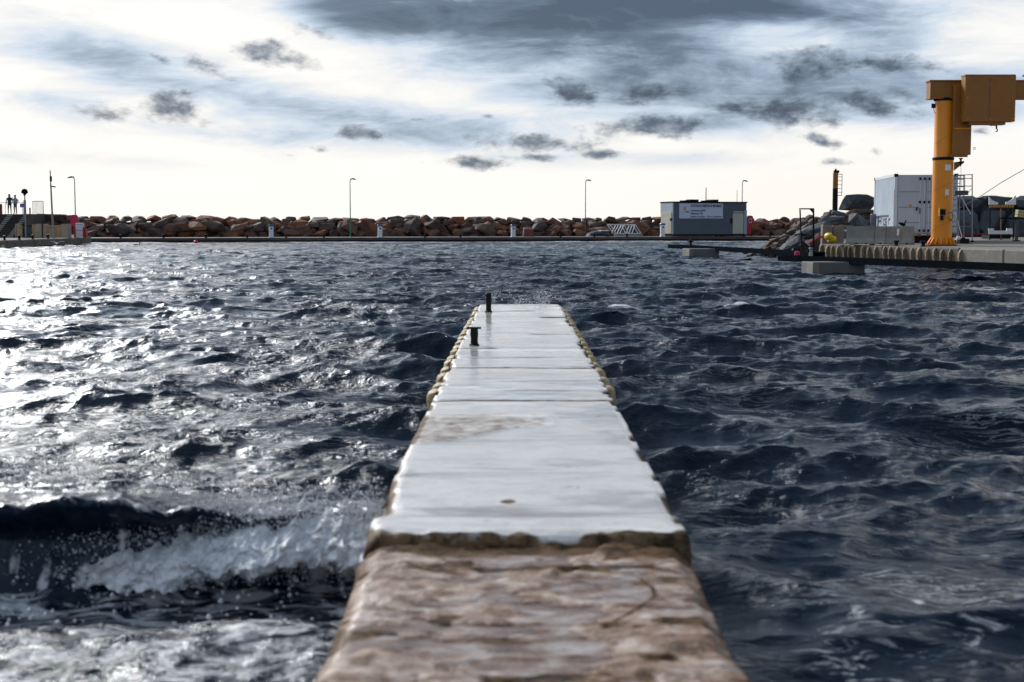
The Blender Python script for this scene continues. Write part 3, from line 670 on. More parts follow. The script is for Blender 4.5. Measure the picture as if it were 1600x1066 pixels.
for i in range(42):
    w = rnd.uniform(1.0, 1.55); s = rnd.uniform(s0 + 6, s1)
    inst('rock', brocks[rnd.randrange(16)], bw, bloc(fq(s, 7.9 + rnd.uniform(-.2, .6), .5 + rnd.uniform(.3, 1.3))), (rnd.uniform(-.2, .2), rnd.gauss(0, .4), rnd.uniform(-.4, .4)), (w, .8, rnd.uniform(.5, .72)))
b = MB(); b.add([bloc(fq(s, o, z)) for s in (s0 - 6, s1 + 20) for (o, z) in ((9.2, .3), (11.6, 2.0), (15, 2.0), (20, .3))], [(0, 1, 5, 4), (1, 2, 6, 5), (2, 3, 7, 6), (0, 1, 2, 3), (4, 5, 6, 7)])
b.build('rubble_core', 'quay_dark', bw)
# small quay bollards at the edge
def small_bollard():
    e = empty('quay_bollard', (0, 0, 0), 0, 'small black mooring bollard on the edge of the far quay', 'bollard', 'bollards along the far quay')
    MB().lathe([(.13, 0), (.13, .05), (.08, .08), (.09, .22), (.15, .27), (.14, .34), (.05, .36)], n=10).build('post', 'black_metal', e, True); return e
sb = small_bollard(); sb.location = fq(fs_at(138), .18)
ORD = 'second third fourth fifth sixth seventh eighth ninth tenth eleventh twelfth thirteenth fourteenth fifteenth sixteenth'.split(); sb['label'] = 'small black bollard on the far quay edge, first from the left, nearest the white cabinet'
for oi_, px in enumerate((190, 257, 323, 387, 448, 507, 665, 720, 876, 929, 980, 1119, 1162, 1203, 1237)):
    c = copy_tree(sb); c.location = fq(fs_at(px), .18); c['label'] = 'small black bollard on the far quay edge, ' + ORD[oi_] + ' from the left'

# lamps of the breakwater
def lamp(px, ytop, d, label, mtl='green_steel', side=1, base=None, r=.05):
    base = base if base is not None else Vector((P(px, 400, d).x, d, FZ + .03)); H = P(px, ytop, base.y).z - base.z
    e = empty('street_lamp', base, 0, label, 'street lamp', 'street lamps on the breakwater')
    b = MB(); b.tube((0, 0, 0), (0, 0, H - .3), r * 1.25, r * .8, 10); b.lathe([(r * 2.4, 0), (r * 2.4, .05), (r * 1.5, .08)], n=10); b.build('pole', mtl, e, True)
    b = MB(); b.path([(0, 0, H - .32), (side * .06, 0, H - .12), (side * .18, 0, H - .04)], r * .8, 8); b.build('arm', 'black_metal', e)
    pr = [(.06, .10), (.20, .06), (.30, -.02), (.31, -.05), (.20, -.07), (.03, -.07)]
    o = MB().lathe(pr[::-1], n=16).build('lamp_head', 'black_metal', e, True, loc=(side * .34, 0, H - .06), rot=(0, side * .16, 0)); o.scale = (1.05, .6, .85)
    return e
lamp(548, 279, fq(fs_at(548), 3).y, 'street lamp with thin green pole rising from the far quay left of centre')
lamp(914.5, 281, fq(fs_at(914), 9).y, 'street lamp with green pole standing above the breakwater left of the fuel station')
lamp(1158.5, 282, fq(fs_at(1158), 9).y, 'street lamp with green pole rising behind the right end of the fuel station')
e = lamp(119.5, 276, 128, 'street lamp with grey pole and round head just behind the pink lifebuoy post', 'grey_steel', -1)
def mast(px, y0, y1, d, r, label, mtl):
    a = P(px, y0, d); bb = P(px, y1, d)
    return props(MB().tube((0, 0, 0), (0, 0, a.z - bb.z), r, r * .7, 8).build('mast', mtl, None, loc=bb), label, 'mast')
mast(1103, 293, 318, 161, .06, 'thin green mast rising behind the middle of the fuel station roof', 'green_steel')
mast(1151.5, 297, 318, 161, .035, 'very thin pale mast beside the lamp behind the fuel station', 'grey_steel')

# service pedestals
def pedestal():
    e = empty('service_pedestal', (0, 0, 0), 0, None, 'service pedestal', 'white service pedestals on the far quay')
    b = MB(); b.bevbox(-.26, .26, -.2, .2, 0, .08, .02); b.bevbox(-.22, .22, -.17, .17, .08, 1.12, .03); b.build('body', 'white_paint', e)
    MB().bevbox(-.25, .25, -.2, .2, 1.12, 1.30, .05).build('cap', 'blue_cap', e)
    MB().box(-.09, .09, -.19, -.168, .84, .97).build('meter_window', 'black_metal', e)
    return e
pd0 = None
for px, d_off, lab in ((425, .9, 'white service pedestal with blue cap, leftmost one on the far quay'), (594.5, .9, 'white service pedestal with blue cap near the thin green lamp pole'),
                (802, .9, 'white service pedestal with blue cap on the far quay in line with the pier'), (1034.5, .7, 'white service pedestal with blue cap beside the left corner of the fuel station')):
    c = pedestal() if pd0 is None else copy_tree(pd0); pd0 = pd0 or c
    c.location = fq(fs_at(px, d_off), d_off, FZ + .01); c.rotation_euler = (0, 0, math.atan(.257)); c['label'] = lab
    if px > 1000: c.scale = (1.05, 1.05, 1.12)

# fuel station
sd_ = math.atan(.257) + R(2); st = empty('fuel_station', (P(1051, 366, 154).x, 154, FZ + .06), sd_, 'grey blue fuel station cabin with white sign, roller shutters and dark skid base', 'cabin')
SW, SD, SH, S0 = 8.7, 3.4, 3.62, .22
b = MB()
def corr(b, x0, x1, y, z0, z1, pitch=.12, dep=.02):
    # trapezoid cladding ridges on a face looking towards -y
    n = int((x1 - x0) / pitch); pts = []
    for i in range(n + 1):
        x = x0 + (x1 - x0) * i / n; w = (x1 - x0) / n
        pts += [(x, y), (x + w * .45, y), (x + w * .55, y - dep), (x + w * .9, y - dep)]
    pts = [p for p in pts if p[0] <= x1]
    vs = [(p[0], p[1], z) for z in (z0, z1) for p in pts]; k = len(pts)
    b.add(vs, [(i, i + 1, k + i + 1, k + i) for i in range(k - 1)])
b.box(0, SW, .02, SD, S0, SH); b.build('wall', 'blue_grey_cladding', st)
b = MB(); corr(b, 0, 7.02, 0, S0, SH); corr(b, 7.02, SW - .3, 0, 2.56, SH); b.build('cladding', 'blue_grey_cladding', st)
MB().box(-.05, .08, -.05, .1, S0, SH).build('corner_post', 'light_cladding', st); MB().box(SW - .30, SW + .03, -.06, .1, S0, SH - .8).build('corner_post', 'light_cladding', st)
MB().box(-.04, -.005, .1, SD, 2.5, SH).build('side_panel', 'light_cladding', st)
MB().box(-.08, SW + .06, -.10, SD + .06, SH, SH + .12).build('roof_edge', 'dark_steel', st)
MB().box(.1, SW - .1, -.02, SD - .1, 0, S0).build('skid', 'black_metal', st)  # black skid, with the dark shadow under the cabin put into its colour
for (x0, x1, m_) in ((1.55, 3.35, 'roof_unit'), (4.05, 5.7, 'roof_unit')):
    o = MB().box(x0, x1, .8, 1.8, SH + .12, SH + .26).build(m_, 'dark_steel', st); MB().box(x0 + .75, x1, .7, 1.9, SH + .26, SH + .36).build('cover', 'black_metal', o)
# shutters with real slats
sh = empty('roller_shutter', (7.06, 0, 0)); sh.parent = st; MB().box(0, 1.28, -.01, .04, S0 + .05, 2.5).build('shutter_backing', 'shutter_cream', sh)
for i in range(16): z = S0 + .06 + i * .152; MB().box(.03, 1.25, -.045, -.011, z, z + .13).build('slat', 'shutter_cream', sh)
MB().box(-.02, 1.30, -.09, -.012, 2.5, 2.56).build('lintel', 'dark_steel', sh)
sh = empty('roller_shutter', (0, 0, 0)); sh.parent = st; MB().box(-.03, -.006, .35, SD - .2, S0 + .05, 2.46).build('shutter_backing', 'shutter_cream', sh)
for i in range(15): z = S0 + .06 + i * .16; MB().box(-.07, -.031, .38, SD - .24, z, z + .135).build('slat', 'shutter_cream', sh)
MB().box(-.10, -.03, .16, .30, .3, 2.4).build('pipe_cover', 'orange_print', st); MB().box(-.22, -.10, .0, .3, 1.65, 1.95).build('wall_box', 'black_metal', st)
MB().box(6.80, 6.96, -.14, -.025, 1.35, 1.95).build('keypad', 'black_metal', st)
sg = MB().box(.72, 5.85, -.075, -.022, 1.92, 3.53).build('sign_board', 'sign_board', st)
def letter(s, size, mtl, x, z, parent, y=-.082, bold=.0, wfit=None):
    me = text_mesh(s, size, mtl, bold=bold); o = inst('lettering', me, parent, (x, y, z), (math.pi / 2, 0, 0))
    if wfit:
        xs = [v.co.x for v in me.vertices]; w = max(xs) - min(xs); o.scale = (wfit / w, 1, 1)
    return o
letter('STATION SERVICE MOBILE', .36, 'navy_print', 2.04, 3.16, sg, bold=.016, wfit=3.66)
letter('Carburant SP98', .27, 'navy_print', 2.04, 2.68, sg, bold=.010, wfit=1.72)
letter('Paiement CB', .27, 'navy_print', 2.04, 2.36, sg, bold=.010, wfit=1.40)
letter('Bateaux à moteur - 150 m de distance', .21, 'navy_print', 2.04, 2.05, sg, bold=.008, wfit=3.66)
letter('Ports', .17, 'grey_print', .88, 2.56, sg, wfit=.46); letter('TPM', .17, 'navy_print', 1.38, 2.56, sg, bold=.012, wfit=.50)
MB().box(1.18, 1.50, -.085, -.0755, 2.80, 3.18).build('emblem', 'orange_print', sg); MB().box(2.04, 5.6, -.08, -.0755, 3.04, 3.06).build('rule', 'grey_print', sg)
# things by the station
e = empty('waste_bin', fq(fs_at(1134), 1.2, FZ), 0, 'dark plastic waste bin standing in front of the fuel station', 'bin')
MB().lathe([(.30, 0), (.34, .1), (.40, .82)], n=14).build('tub', 'bin_dark', e, True); MB().lathe([(.46, .82), (.47, .90), (.30, .96), (.0, .97)], n=14).build('rim', 'black_metal', e, True)
def lifering(name, loc, s, label, colr, lowc, ring=True):
    e = empty(name, loc, .1, label, 'lifebuoy post'); e.scale = (s, s, s)
    b = MB(); n = 14; pts = []
    for i in range(n): a = 2 * math.pi * i / n; pts.append((.38 * math.copysign(abs(math.cos(a)) ** .6, math.cos(a)), .58 * math.copysign(abs(math.sin(a)) ** .6, math.sin(a)) + 1.75))
    b.prism(pts, 'y', -.17, .17); b.build('cabinet', colr, e)
    MB().box(-.36, .16, -.14, .14, .25, 1.16).build('lower_box', lowc, e); MB().tube((.2, .05, 0), (.2, .05, 1.3), .06).build('post', 'black_metal', e)
    if ring:
        b = MB(); k = 20
        for i in range(k):
            a0, a1 = 2 * math.pi * i / k, 2 * math.pi * (i + 1) / k
            if i % 5 == 0: continue
            b.tube((.17 * math.cos(a0), -.19, 1.75 + .26 * math.sin(a0)), (.17 * math.cos(a1), -.19, 1.75 + .26 * math.sin(a1)), .045)
        b.build('lifebuoy', 'white_paint', e)
    return e
lifering('lifebuoy_post', fq(fs_at(1177), 1.2, FZ - .02), 1.0, 'red lifebuoy cabinet with white ring right of the fuel station', 'red_paint', 'red_paint')
lifering('lifebuoy_post', Vector((P(117, 368, 126).x, 126, .57)), .88, 'pink red lifebuoy cabinet on dark post by the corner of the left quay', 'magenta_red', 'maroon', False)
# folded white gangway lying on the quay
gw = empty('gangway', fq(fs_at(984), 2.2, FZ + .02), math.atan(.257), 'white lattice gangway parked on the far quay left of the fuel station', 'gangway')
k = fq(fs_at(984), 2.2, FZ).y / F
def gp(px, py, y=0.): return ((px - 984) * k, y, (366.5 - py) * k)
for yy in (-.45, .45):
    b = MB(); b.path([gp(973, 362, yy), gp(1009, 362, yy)], .06); b.path([gp(960, 348, yy), gp(1001, 348, yy)], .055); b.build('rail', 'white_paint', gw)
    for (a, bb) in (((960, 348), (970, 363)), ((974, 348), (967, 360)), ((975, 363), (983, 348)), ((983, 348), (990, 363)), ((990, 363), (996, 348)), ((1001, 348), (1012, 364)), ((995, 363), (1001, 348))):
        MB().tube(gp(*a, yy), gp(*bb, yy), .045, n=6).build('strut', 'white_paint', gw)
MB().box(gp(971, 0)[0], gp(1013, 0)[0], -.5, .5, .05, .34).build('deck_panel', 'grey_steel', gw)
e = empty('rowing_boat', fq(fs_at(948), 3.2, FZ), .35, 'small dark upturned boat with white stem beside the lattice gangway', 'boat')
hull = [(-1.25, .0), (-1.15, .38), (-.5, .62), (.4, .66), (1.1, .48), (1.35, .0)]
b = MB(); vs = []
for (yy, s) in ((-.6, .45), (-.42, .85), (0, 1.), (.42, .85), (.6, .45)): vs += [(x * (.9 + .1 * s), yy, z * s) for x, z in hull]
b.add(vs, [(r * 6 + i, r * 6 + i + 1, r * 6 + 7 + i, r * 6 + 6 + i) for r in range(4) for i in range(5)]); b.build('hull', 'bin_dark', e, True); MB().box(.2, 1.1, -.5, .5, .60, .72).build('bow_cover', 'white_paint', e)
e = empty('red_crate_block', fq(fs_at(842), 4.5, FZ), .2, 'dusty red slab block leaning on the rocks beyond the pier end', 'block')
e.name = 'red_block'; MB().bevbox(-.55, .5, -.3, .3, .0, .9, .06).build('slab', mat('dusty_red', (.22, .07, .065), .8), e, rot=(.12, .08, 0)); MB().box(-.6, .6, -.35, .35, -.01, .08).build('base', 'quay_dark', e)

# ------------------------------------------------------------------ left quay
LZ = .58
poly = [(-37.3, 60), (-37.3, 103), (-37.7, 125.2), (-41.9, 139.2), (-44, 152), (-110, 152), (-110, 60)]
props(MB().prism([(x - .12 if i < 3 else x, y) for i, (x, y) in enumerate(poly)], 'z', -.9, LZ - .015).build('left_quay', 'quay_dark'), kind='structure')
qw = empty('quay_wall', (-37.4, 103, 0), 0, 'pale block wall edging the quay at the far left, above the waves', 'quay wall')
y = 92.5; i = 0; bl = None
while y < 125:
    me = MB().bevbox(-.95, .12, .03, 3.16, .08, LZ + .02, .07).mesh('block', 'quay_block'); o = inst('block', me, qw, (-37.35 - .018 * max(0, y - 103) + 37.4 + rnd.uniform(-.02, .02), y - 103, rnd.uniform(-.015, .015)), (0, 0, .018 if y > 102 else 0)); y += 3.2
for j, px in enumerate((8, 31, 52, 76)):
    d = 37.9 * F / (800 - px)
    c = copy_tree(sb); c['label'] = 'small black bollard on the pale blocks of the left quay, ' + ('leftmost', 'second from the left', 'third from the left', 'rightmost, near the closed enclosure')[j]; c['group'] = 'bollards on the left quay'; c.location = (-37.85, d, LZ + .01)
stp = empty('terrace_steps', (-43.6, 127.5, LZ), 0, 'dark broad terrace steps with two narrow pale flights at the far left', 'steps')
for i in range(12):
    MB().box(-20, 0, i * .4 + .012, 5.2, i * .176, (i + 1) * .176 - .006).build('terrace_step', 'dark_step', stp)
    for xx in (-2.75, -1.25):
        MB().bevbox(xx - .24, xx + .24, i * .4 - .17, i * .4 + .01, i * .176 + .004, i * .176 + .10, .01).build('small_step', 'light_step', stp)
MB().box(-20, .3, 5.21, 9.5, 0, 2.14).build('upper_platform', 'concrete', stp)
MB().box(.02, .36, .6, 5.2, 0, 2.12).build('side_wall', 'quay_dark', stp); MB().box(.37, .75, 5.0, 5.2, 0, 2.1).build('pillar', 'brown_timber', stp)
props(MB().bevbox(-1.35, 1.35, -.6, .6, 0, .62, .14).build('rock', rockmat('dark_red_rock', [(0, (.07, .028, .022)), (1, (.09, .035, .028))]), None, loc=(-42.9, 133, 2.1), rot=(0, .03, 0)), 'long flat dark red rock lying on top of the pile left of the tall pole', 'rock')
for i, (px, py, s) in enumerate(((70, 352, 11), (84, 350, 12), (97, 343, 11), (108, 350, 9), (75, 364, 12), (90, 363, 12), (104, 362, 10), (110, 341, 8), (122, 352, 8), (66, 341, 8), (118, 364, 8), (128, 360, 8), (127, 344, 7))):
    d = 133; c = P(px, py, d)
    inst('rock', brocks[i % 16], bw, bloc(c), (rnd.uniform(-.3, .3), rnd.uniform(-.4, .4), rnd.uniform(0, 6)), (s * d / F, s * d / F * .8, s * d / F * .62))
# railing and meshed gate at the top
rl = empty('railing', (-43.6, 133.5, LZ + 2.14), 0, 'thin metal railing on the upper platform above the terrace steps', 'railing')
MB().tube((-12, 0, 1.08), (-2.1, 0, 1.08), .02).build('handrail', 'grey_steel', rl)
for x in np.arange(-12, -2, 1.65): MB().tube((x, 0, 0), (x, 0, 1.08), .022).build('post', 'grey_steel', rl)
gt = empty('barred_gate', (P(60, 330, 133.5).x, 133.5, LZ + 2.14), 0, 'small grey barred fence panel at the right end of the upper platform', 'fence')
b = MB(); b.path([(-.5, 0, 0), (-.5, 0, 1.2), (.48, 0, 1.2), (.48, 0, 0)], .03); b.build('frame', 'grey_steel', gt)
for i in range(8): MB().tube((-.38 + i * .11, .01, .04), (-.38 + i * .11, .01, 1.18), .018, n=5).build('bar', 'grey_steel', gt)
def part_box(e, name, x0, x1, y0, y1, z0, z1, m): return MB().box(x0, x1, y0, y1, z0, z1).build(name, m, e)
e = empty('notice_sign', (P(35, 333, 133.2).x, 133.2, LZ + 2.14), 0, 'small lilac notice on a thin post beside the two people', 'sign'); MB().tube((0, 0, 0), (0, 0, .95), .02).build('post', 'grey_steel', e); part_box(e, 'panel', -.2, .2, -.03, -.005, .62, .98, 'lilac_sign')
props(MB().bevbox(-.1, .1, -.1, .1, 0, 1.3, .03).build('bollard_post', 'lilac_sign', None, loc=(P(39.2, 333, 133).x, 133, LZ + 2.13)), 'slim purple post on the upper platform directly behind the mushroom lamp', 'post')
props(MB().lathe([(.07, 0), (.07, .5), (.09, .52), (.05, .6)], n=10).build('short_post', 'bin_dark', None, True, loc=(P(47, 333, 132.8).x, 132.8, LZ + 2.13)), 'short dark post at the edge of the upper platform right of the mushroom lamp', 'post')
props(MB().bevbox(-.14, .14, -.14, .14, 0, .95, .05).build('red_post', mat('brick_red', (.20, .04, .04), .7), None, loc=(P(1, 333, 133).x, 133, LZ + 2.13)), 'red brown post at the left edge of the photo on the platform', 'post')
# waste enclosures
def enclosure(px0, px1, d, label, panels, deep=1.1):
    x0 = P(px0, 372, d).x; e = empty('waste_enclosure', (x0, d, LZ + .01), 0, label, 'enclosure')
    for (a, bb, yo, m_, hh) in panels:
        xa = (a - px0) * d / F; xb = (bb - px0) * d / F
        pn = MB().box(xa, xb, yo + .02, yo + .05, .03, hh).build('panel', m_, e); n = max(2, int((xb - xa) / .16))
        for i in range(n):
            u0 = xa + (xb - xa) * i / n; u1 = xa + (xb - xa) * (i + 1) / n
            MB().box(u0 + .008, u1 - .008, yo - .01, yo + .019, .04, hh - .02).build('board', m_, pn)
    for xx in (0, (px1 - px0) * d / F): MB().box(xx - .04, xx + .04, -.02, deep, 0, 1.22).build('side_board', 'pale_board', e)
    return e
e1 = enclosure(25, 58, 124, 'wooden waste enclosure with an open middle in front of the terrace steps', [(26.5, 35, 0, 'wood_board', 1.14), (50.5, 57.5, 0, 'wood_board', 1.18)])
e2 = enclosure(69, 105, 122, 'closed wooden waste enclosure behind the tall dark pole', [(70, 83, 0, 'wood_board', 1.12), (83.3, 95.5, .05, 'wood_board', 1.1), (97, 104.5, -.12, 'pale_board', 1.22)])
for (e, xx) in ((e1, .36), (e2, .42)):
    b = MB(); b.prism([(xx, .86), (xx + .04, .98), (xx + .14, .92), (xx + .22, .98), (xx + .34, .96), (xx + .32, .86)], 'y', -.03, -.012); b.build('leaf_emblem', 'green_leaf_print', e)
e = empty('waste_bin', (P(43, 372, 124.5).x, 124.6, LZ + .01), 0, 'dark grey waste container inside the open wooden enclosure', 'bin'); MB().bevbox(-.38, .38, 0, .7, .05, 1.0, .05).build('body', 'bin_dark', e); MB().bevbox(-.41, .41, -.03, .74, 1.0, 1.08, .03).build('lid', 'black_metal', e)
# mushroom lamp, tall pole
e = empty('mushroom_lamp', (P(40.5, 372, 121).x, 121, LZ), 0, 'short lamp with mushroom shaped head in front of the open wooden enclosure', 'street lamp')
MB().tube((0, 0, 0), (0, 0, 3.75), .065, .05, 10).build('pole', 'grey_steel', e, True); MB().lathe([(.05, 3.6), (.16, 3.78), (.30, 3.86), (.24, 4.05), (.16, 4.16), (0, 4.2)], n=16).build('lamp_head', 'dark_steel', e, True)
e = empty('camera_pole', (P(83.5, 372, 118).x, 118, LZ), 0, 'tall dark leaning pole with a small camera bracket on the left quay', 'pole')
MB().tube((0, 0, 0), (-.10, 0, 4.5), .085, .065, 10).build('pole', 'grey_steel', e, True); MB().tube((-.10, 0, 4.5), (-.12, 0, 5.62), .045, .04, 8).build('top_pole', 'black_metal', e, True)
MB().bevbox(-.16, .0, -.08, .08, 4.7, 5.15, .03).build('junction_box', 'black_metal', e); b = MB(); b.tube((-.1, 0, 4.3), (.12, -.05, 4.3), .05); b.tube((.14, -.05, 4.3), (.30, -.08, 4.26), .05, .06); b.build('security_camera', 'black_metal', e)
# red framed white cabinet on the corner, low bench
e = empty('fire_cabinet', (P(124, 375, 123.5).x, 123.6, LZ + .02), 0, 'white cabinet in a red frame on the corner of the left quay', 'cabinet')
MB().bevbox(-.34, .30, 0, .5, .05, 1.30, .04).build('cabinet', 'white_paint', e); MB().box(-.33, .29, -.02, -.002, .62, .66).build('seam', 'grey_steel', e); MB().box(-.3, .26, -.02, -.002, 1.12, 1.16).build('handle', 'grey_steel', e)
for (x0, x1, z1) in ((-.46, -.35, 1.0), (.31, .42, .95)): MB().box(x0, x1, -.05, .1, 0, z1).build('frame_post', 'red_paint', e)
MB().box(.42, .52, .1, .6, 0, .75).build('frame_post', 'red_paint', e)
e = empty('bench', (P(110, 371, 125.5).x, 125.5, LZ), 0, 'low pale bench slab between the wooden enclosure and the lifebuoy post', 'bench'); MB().box(-.5, .5, -.2, .2, .16, .30).build('seat', 'white_paint', e)
for x in (-.4, .4): MB().box(x - .05, x + .05, -.15, .15, 0, .16).build('leg', 'black_metal', e)
# buoys and birds
def buoy(name, px, py, d, r, m_, label, stretch=1.):
    c = P(px, py, d); e = empty(name, c, 0, label, 'buoy'); 
    MB().lathe([(r * math.sin(math.pi * i / 10) + .001, -r * math.cos(math.pi * i / 10) * stretch) for i in range(11)], n=16).build('float', m_, e, True)
    MB().lathe([(.05, r * .95 * stretch), (.05, r * 1.15 * stretch), (.02, r * 1.2 * stretch)], n=8).build('eye', 'black_metal', e); return e
buoy('mooring_buoy', 3, 386, 104, .17, 'buoy_cream', 'round cream buoy hanging against the left quay wall'); buoy('mooring_buoy', 306, 379, 133, .22, 'buoy_red', 'round red buoy floating near the far quay', .95)
props(MB().bevbox(-.45, .2, -.1, .1, -.05, .1, .04).build('float', 'white_paint', None, loc=P(299, 381, 133)), 'small pale float touching the round red buoy', 'float')
props(MB().bevbox(-.16, .16, -.1, .1, -.1, .1, .04).build('float', 'blue_cap', None, loc=P(374, 382, 130)), 'tiny blue float on the water near the far quay', 'float')
e = empty('gull', P(89, 381, 112), 0, 'white gull flying low in front of the left quay wall with raised wings', 'bird')
MB().lathe([(.01, -.25), (.06, -.15), (.075, 0), (.05, .15), (.04, .2), (.01, .27)], n=8).build('body', 'gull_white', e, True, rot=(math.pi / 2, 0, .5))
for s in (-1, 1):
    b = MB(); b.add([(0, .1, .02), (0, -.08, .02), (s * .30, -.02, .20), (s * .30, .13, .20), (s * .55, .10, .16), (s * .56, .16, .16)] + [(0, .1, -.01), (0, -.08, -.01), (s * .30, -.02, .18), (s * .30, .13, .18), (s * .55, .10, .15), (s * .56, .16, .15)],
          [(0, 1, 2, 3), (3, 2, 4, 5), (6, 7, 8, 9), (9, 8, 10, 11), (1, 2, 8, 7), (2, 4, 10, 8), (0, 3, 9, 6), (3, 5, 11, 9)]); b.build('wing', 'gull_white', e)
def bird(name, c, s, label, m_='black_metal'):
    e = empty(name, c, 0, label, 'bird'); e.scale = (s,) * 3
    MB().lathe([(.01, -.28), (.05, -.2), (.10, -.05), (.10, .06), (.05, .16), (.01, .2)], n=8).build('body', m_, e, True, loc=(0, 0, .12), rot=(0, math.pi / 2 + .35, 0))
    b = MB(); b.tube((.13, 0, .12), (.17, 0, .30), .045, .03, 7); b.lathe([(.01, -.05), (.045, -.02), (.045, .02), (.01, .05)], (.18, 0, .32), 8); b.tube((.20, 0, .32), (.29, 0, .31), .018, .004, 5); b.build('head', m_, e, True)
    return e
bird('cormorant', P(214, 385, 118) - Vector((0, 0, .12)), 1.3, 'small black waterbird swimming left of the red buoy')

# ------------------------------------------------------------------ people
def person(name, loc, H, rz, label, top_m, leg_m, arms, hair_m='hair', shoes='black_cloth', coat=False):
    me = bpy.data.meshes.new(name); s = H / 1.75
    J = [(0, 0, .95), (0, 0, 1.12), (0, 0, 1.38), (0, .01, 1.48), (0, -.01, 1.56), (0, -.02, 1.68)]      # pelvis..head
    RAD = [.15, .135, .165, .065, .085, .10]
    E = [(0, 1), (1, 2), (2, 3), (3, 4), (4, 5)]
    for k, sx in enumerate((-1, 1)):
        n = len(J); J += [(sx * .09, 0, .88), (sx * .11, -.02, .50), (sx * .12, .02, .09), (sx * .13, -.14, .04)]; RAD += [.09, .06, .042, .035]; E += [(0, n), (n, n + 1), (n + 1, n + 2), (n + 2, n + 3)]
        n = len(J); J += [(sx * .19, 0, 1.40)] + arms[k]; RAD += [.062, .045, .035, .032]; E += [(2, n), (n, n + 1), (n + 1, n + 2), (n + 2, n + 3)]
    me.from_pydata([tuple(c * s for c in j) for j in J], E, [])
    o = bpy.data.objects.new(name, me); C.objects.link(o)
    md = o.modifiers.new('skin', 'SKIN'); o.modifiers.new('sub', 'SUBSURF').levels = 1
    for v, r_ in zip(me.skin_vertices[0].data, RAD): v.radius = (r_ * s * 1.22, r_ * s * 1.0)
    me.skin_vertices[0].data[0].use_root = True
    bpy.context.view_layer.update(); m2 = bpy.data.meshes.new_from_object(o.evaluated_get(bpy.context.evaluated_depsgraph_get()))
    o.modifiers.clear(); o.data = m2; m2.name = name; m2.materials.clear()
    for mm in (top_m, leg_m, 'skin', hair_m, shoes): m2.materials.append(MATS[mm])
    for f in m2.polygons:
        z = f.center.z / s; yy = f.center.y / s; f.material_index = 4 if z < .10 else 1 if z < (.80 if coat else .98) else 0 if z < 1.50 else (3 if (z > 1.68 or yy > -.0) else 2)
        f.use_smooth = True
    # hands show skin
    for f in m2.polygons:
        for k in (0, 1):
            if (f.center / s - Vector(arms[k][2])).length < .07: f.material_index = 2
    o.location = loc; o.rotation_euler = (0, 0, rz)
    h_ = MB().lathe([(.085, 0), (.105, .04), (.10, .10), (.06, .15), (.0, .165)], n=12).build('hair', hair_m, o, True, loc=(0, .012 * s, 1.655 * s)); h_.scale = (s, s * 1.1, s * .8)
    return props(o, label, 'person', 'people on the upper platform')
pz = LZ + 2.14
person('person', (P(15.3, 333, 133.6).x, 133.6, pz), 1.84, .3, 'person in dark blue jacket standing on the platform, left one of two', 'navy_cloth', 'black_cloth',
       [[(-.27, .0, 1.14), (-.24, -.10, .93), (-.23, -.14, .86)], [(.26, -.02, 1.14), (.22, -.14, .95), (.20, -.18, .88)]], coat=True)
person('person', (P(24.3, 333, 133.8).x, 133.8, pz), 1.76, -.3, 'person in pale grey top and jeans raising a hand to the face', 'grey_cloth', 'jeans',
       [[(-.27, -.10, 1.26), (-.17, -.20, 1.48), (-.13, -.19, 1.56)], [(.34, .02, 1.16), (.22, -.06, .98), (.17, -.10, .94)]])
MB().bevbox(-.16, .16, .1, .24, 1.02, 1.5, .04).build('backpack', 'black_cloth', [o for o in C.objects if o.name == 'person'][0])

# ------------------------------------------------------------------ right-hand quay
QA = Vector((15.1, 69.5, 0)); QE = Vector((19.5 - 15.1, 53 - 69.5, 0)).normalized(); QN = Vector((-QE.y, QE.x, 0))
def rq(s, off, z): return QA + QE * s + QN * off + Vector((0, 0, z))
def rs_at(px, off=0.):
    a = (px - 800) / F; q = QA + QN * off; return (a * q.y - q.x) / (QE.x - a * QE.y)
def rz(off): return float(np.interp(off, [0, 1, 6, 15, 70], [.82, .85, .95, 1.06, 1.1]))
rows_ = [-26, -12, -6, 0, 10, 20, 30, 60]; offs = [0, .02, 1, 3, 6, 10, 15, 70]
vs = []
for s in rows_:
    st0 = max(0, -s * .62)
    for i, o_ in enumerate([0] + offs):
        oo = st0 + max(o_, 0) if i else st0
        q = rq(s, oo, rz(oo) if i else -.9); vs.append(q)
m_ = len(offs) + 1
b = MB(); b.add(vs, [(r * m_ + i, r * m_ + i + 1, (r + 1) * m_ + i + 1, (r + 1) * m_ + i) for r in range(len(rows_) - 1) for i in range(m_ - 1)])
props(b.build('right_quay', 'concrete'), kind='structure')
cq = empty('quay_edge', rq(0, 0, 0), math.atan2(QE.y, QE.x), 'ribbed stained concrete edge of the right hand quay below the orange crane', 'quay wall')
for i in range(9):
    L_ = 3.05; MB().bevbox(i * L_ + .02, (i + 1) * L_ - .02, -.16, .45, -.4, .835, .05).build('block', 'stained_shaded_block' if i < 4 else 'concrete', cq)  # ribbed stretch: darker blocks, shade of the gaps between ribs put in
rb_poly = [(-.16, .84), (-.20, .82), (-.27, .70), (-.29, .50), (-.25, .25), (-.19, .05), (-.16, -.1)]
for i in range(21):
    s = .25 + i * .60 + rnd.uniform(-.09, .09)
    o = MB().prism(rb_poly, 'x', -.055, .055).build('rib', 'quay_rib', cq, loc=(s + rnd.uniform(-.05, .05), 0, 0), rot=(0, 0, 0)); o.scale = (rnd.uniform(.6, 1.3), 1, 1); o.location.z = rnd.uniform(-.07, .0); o.rotation_euler = (0, rnd.gauss(0, .05), 0)
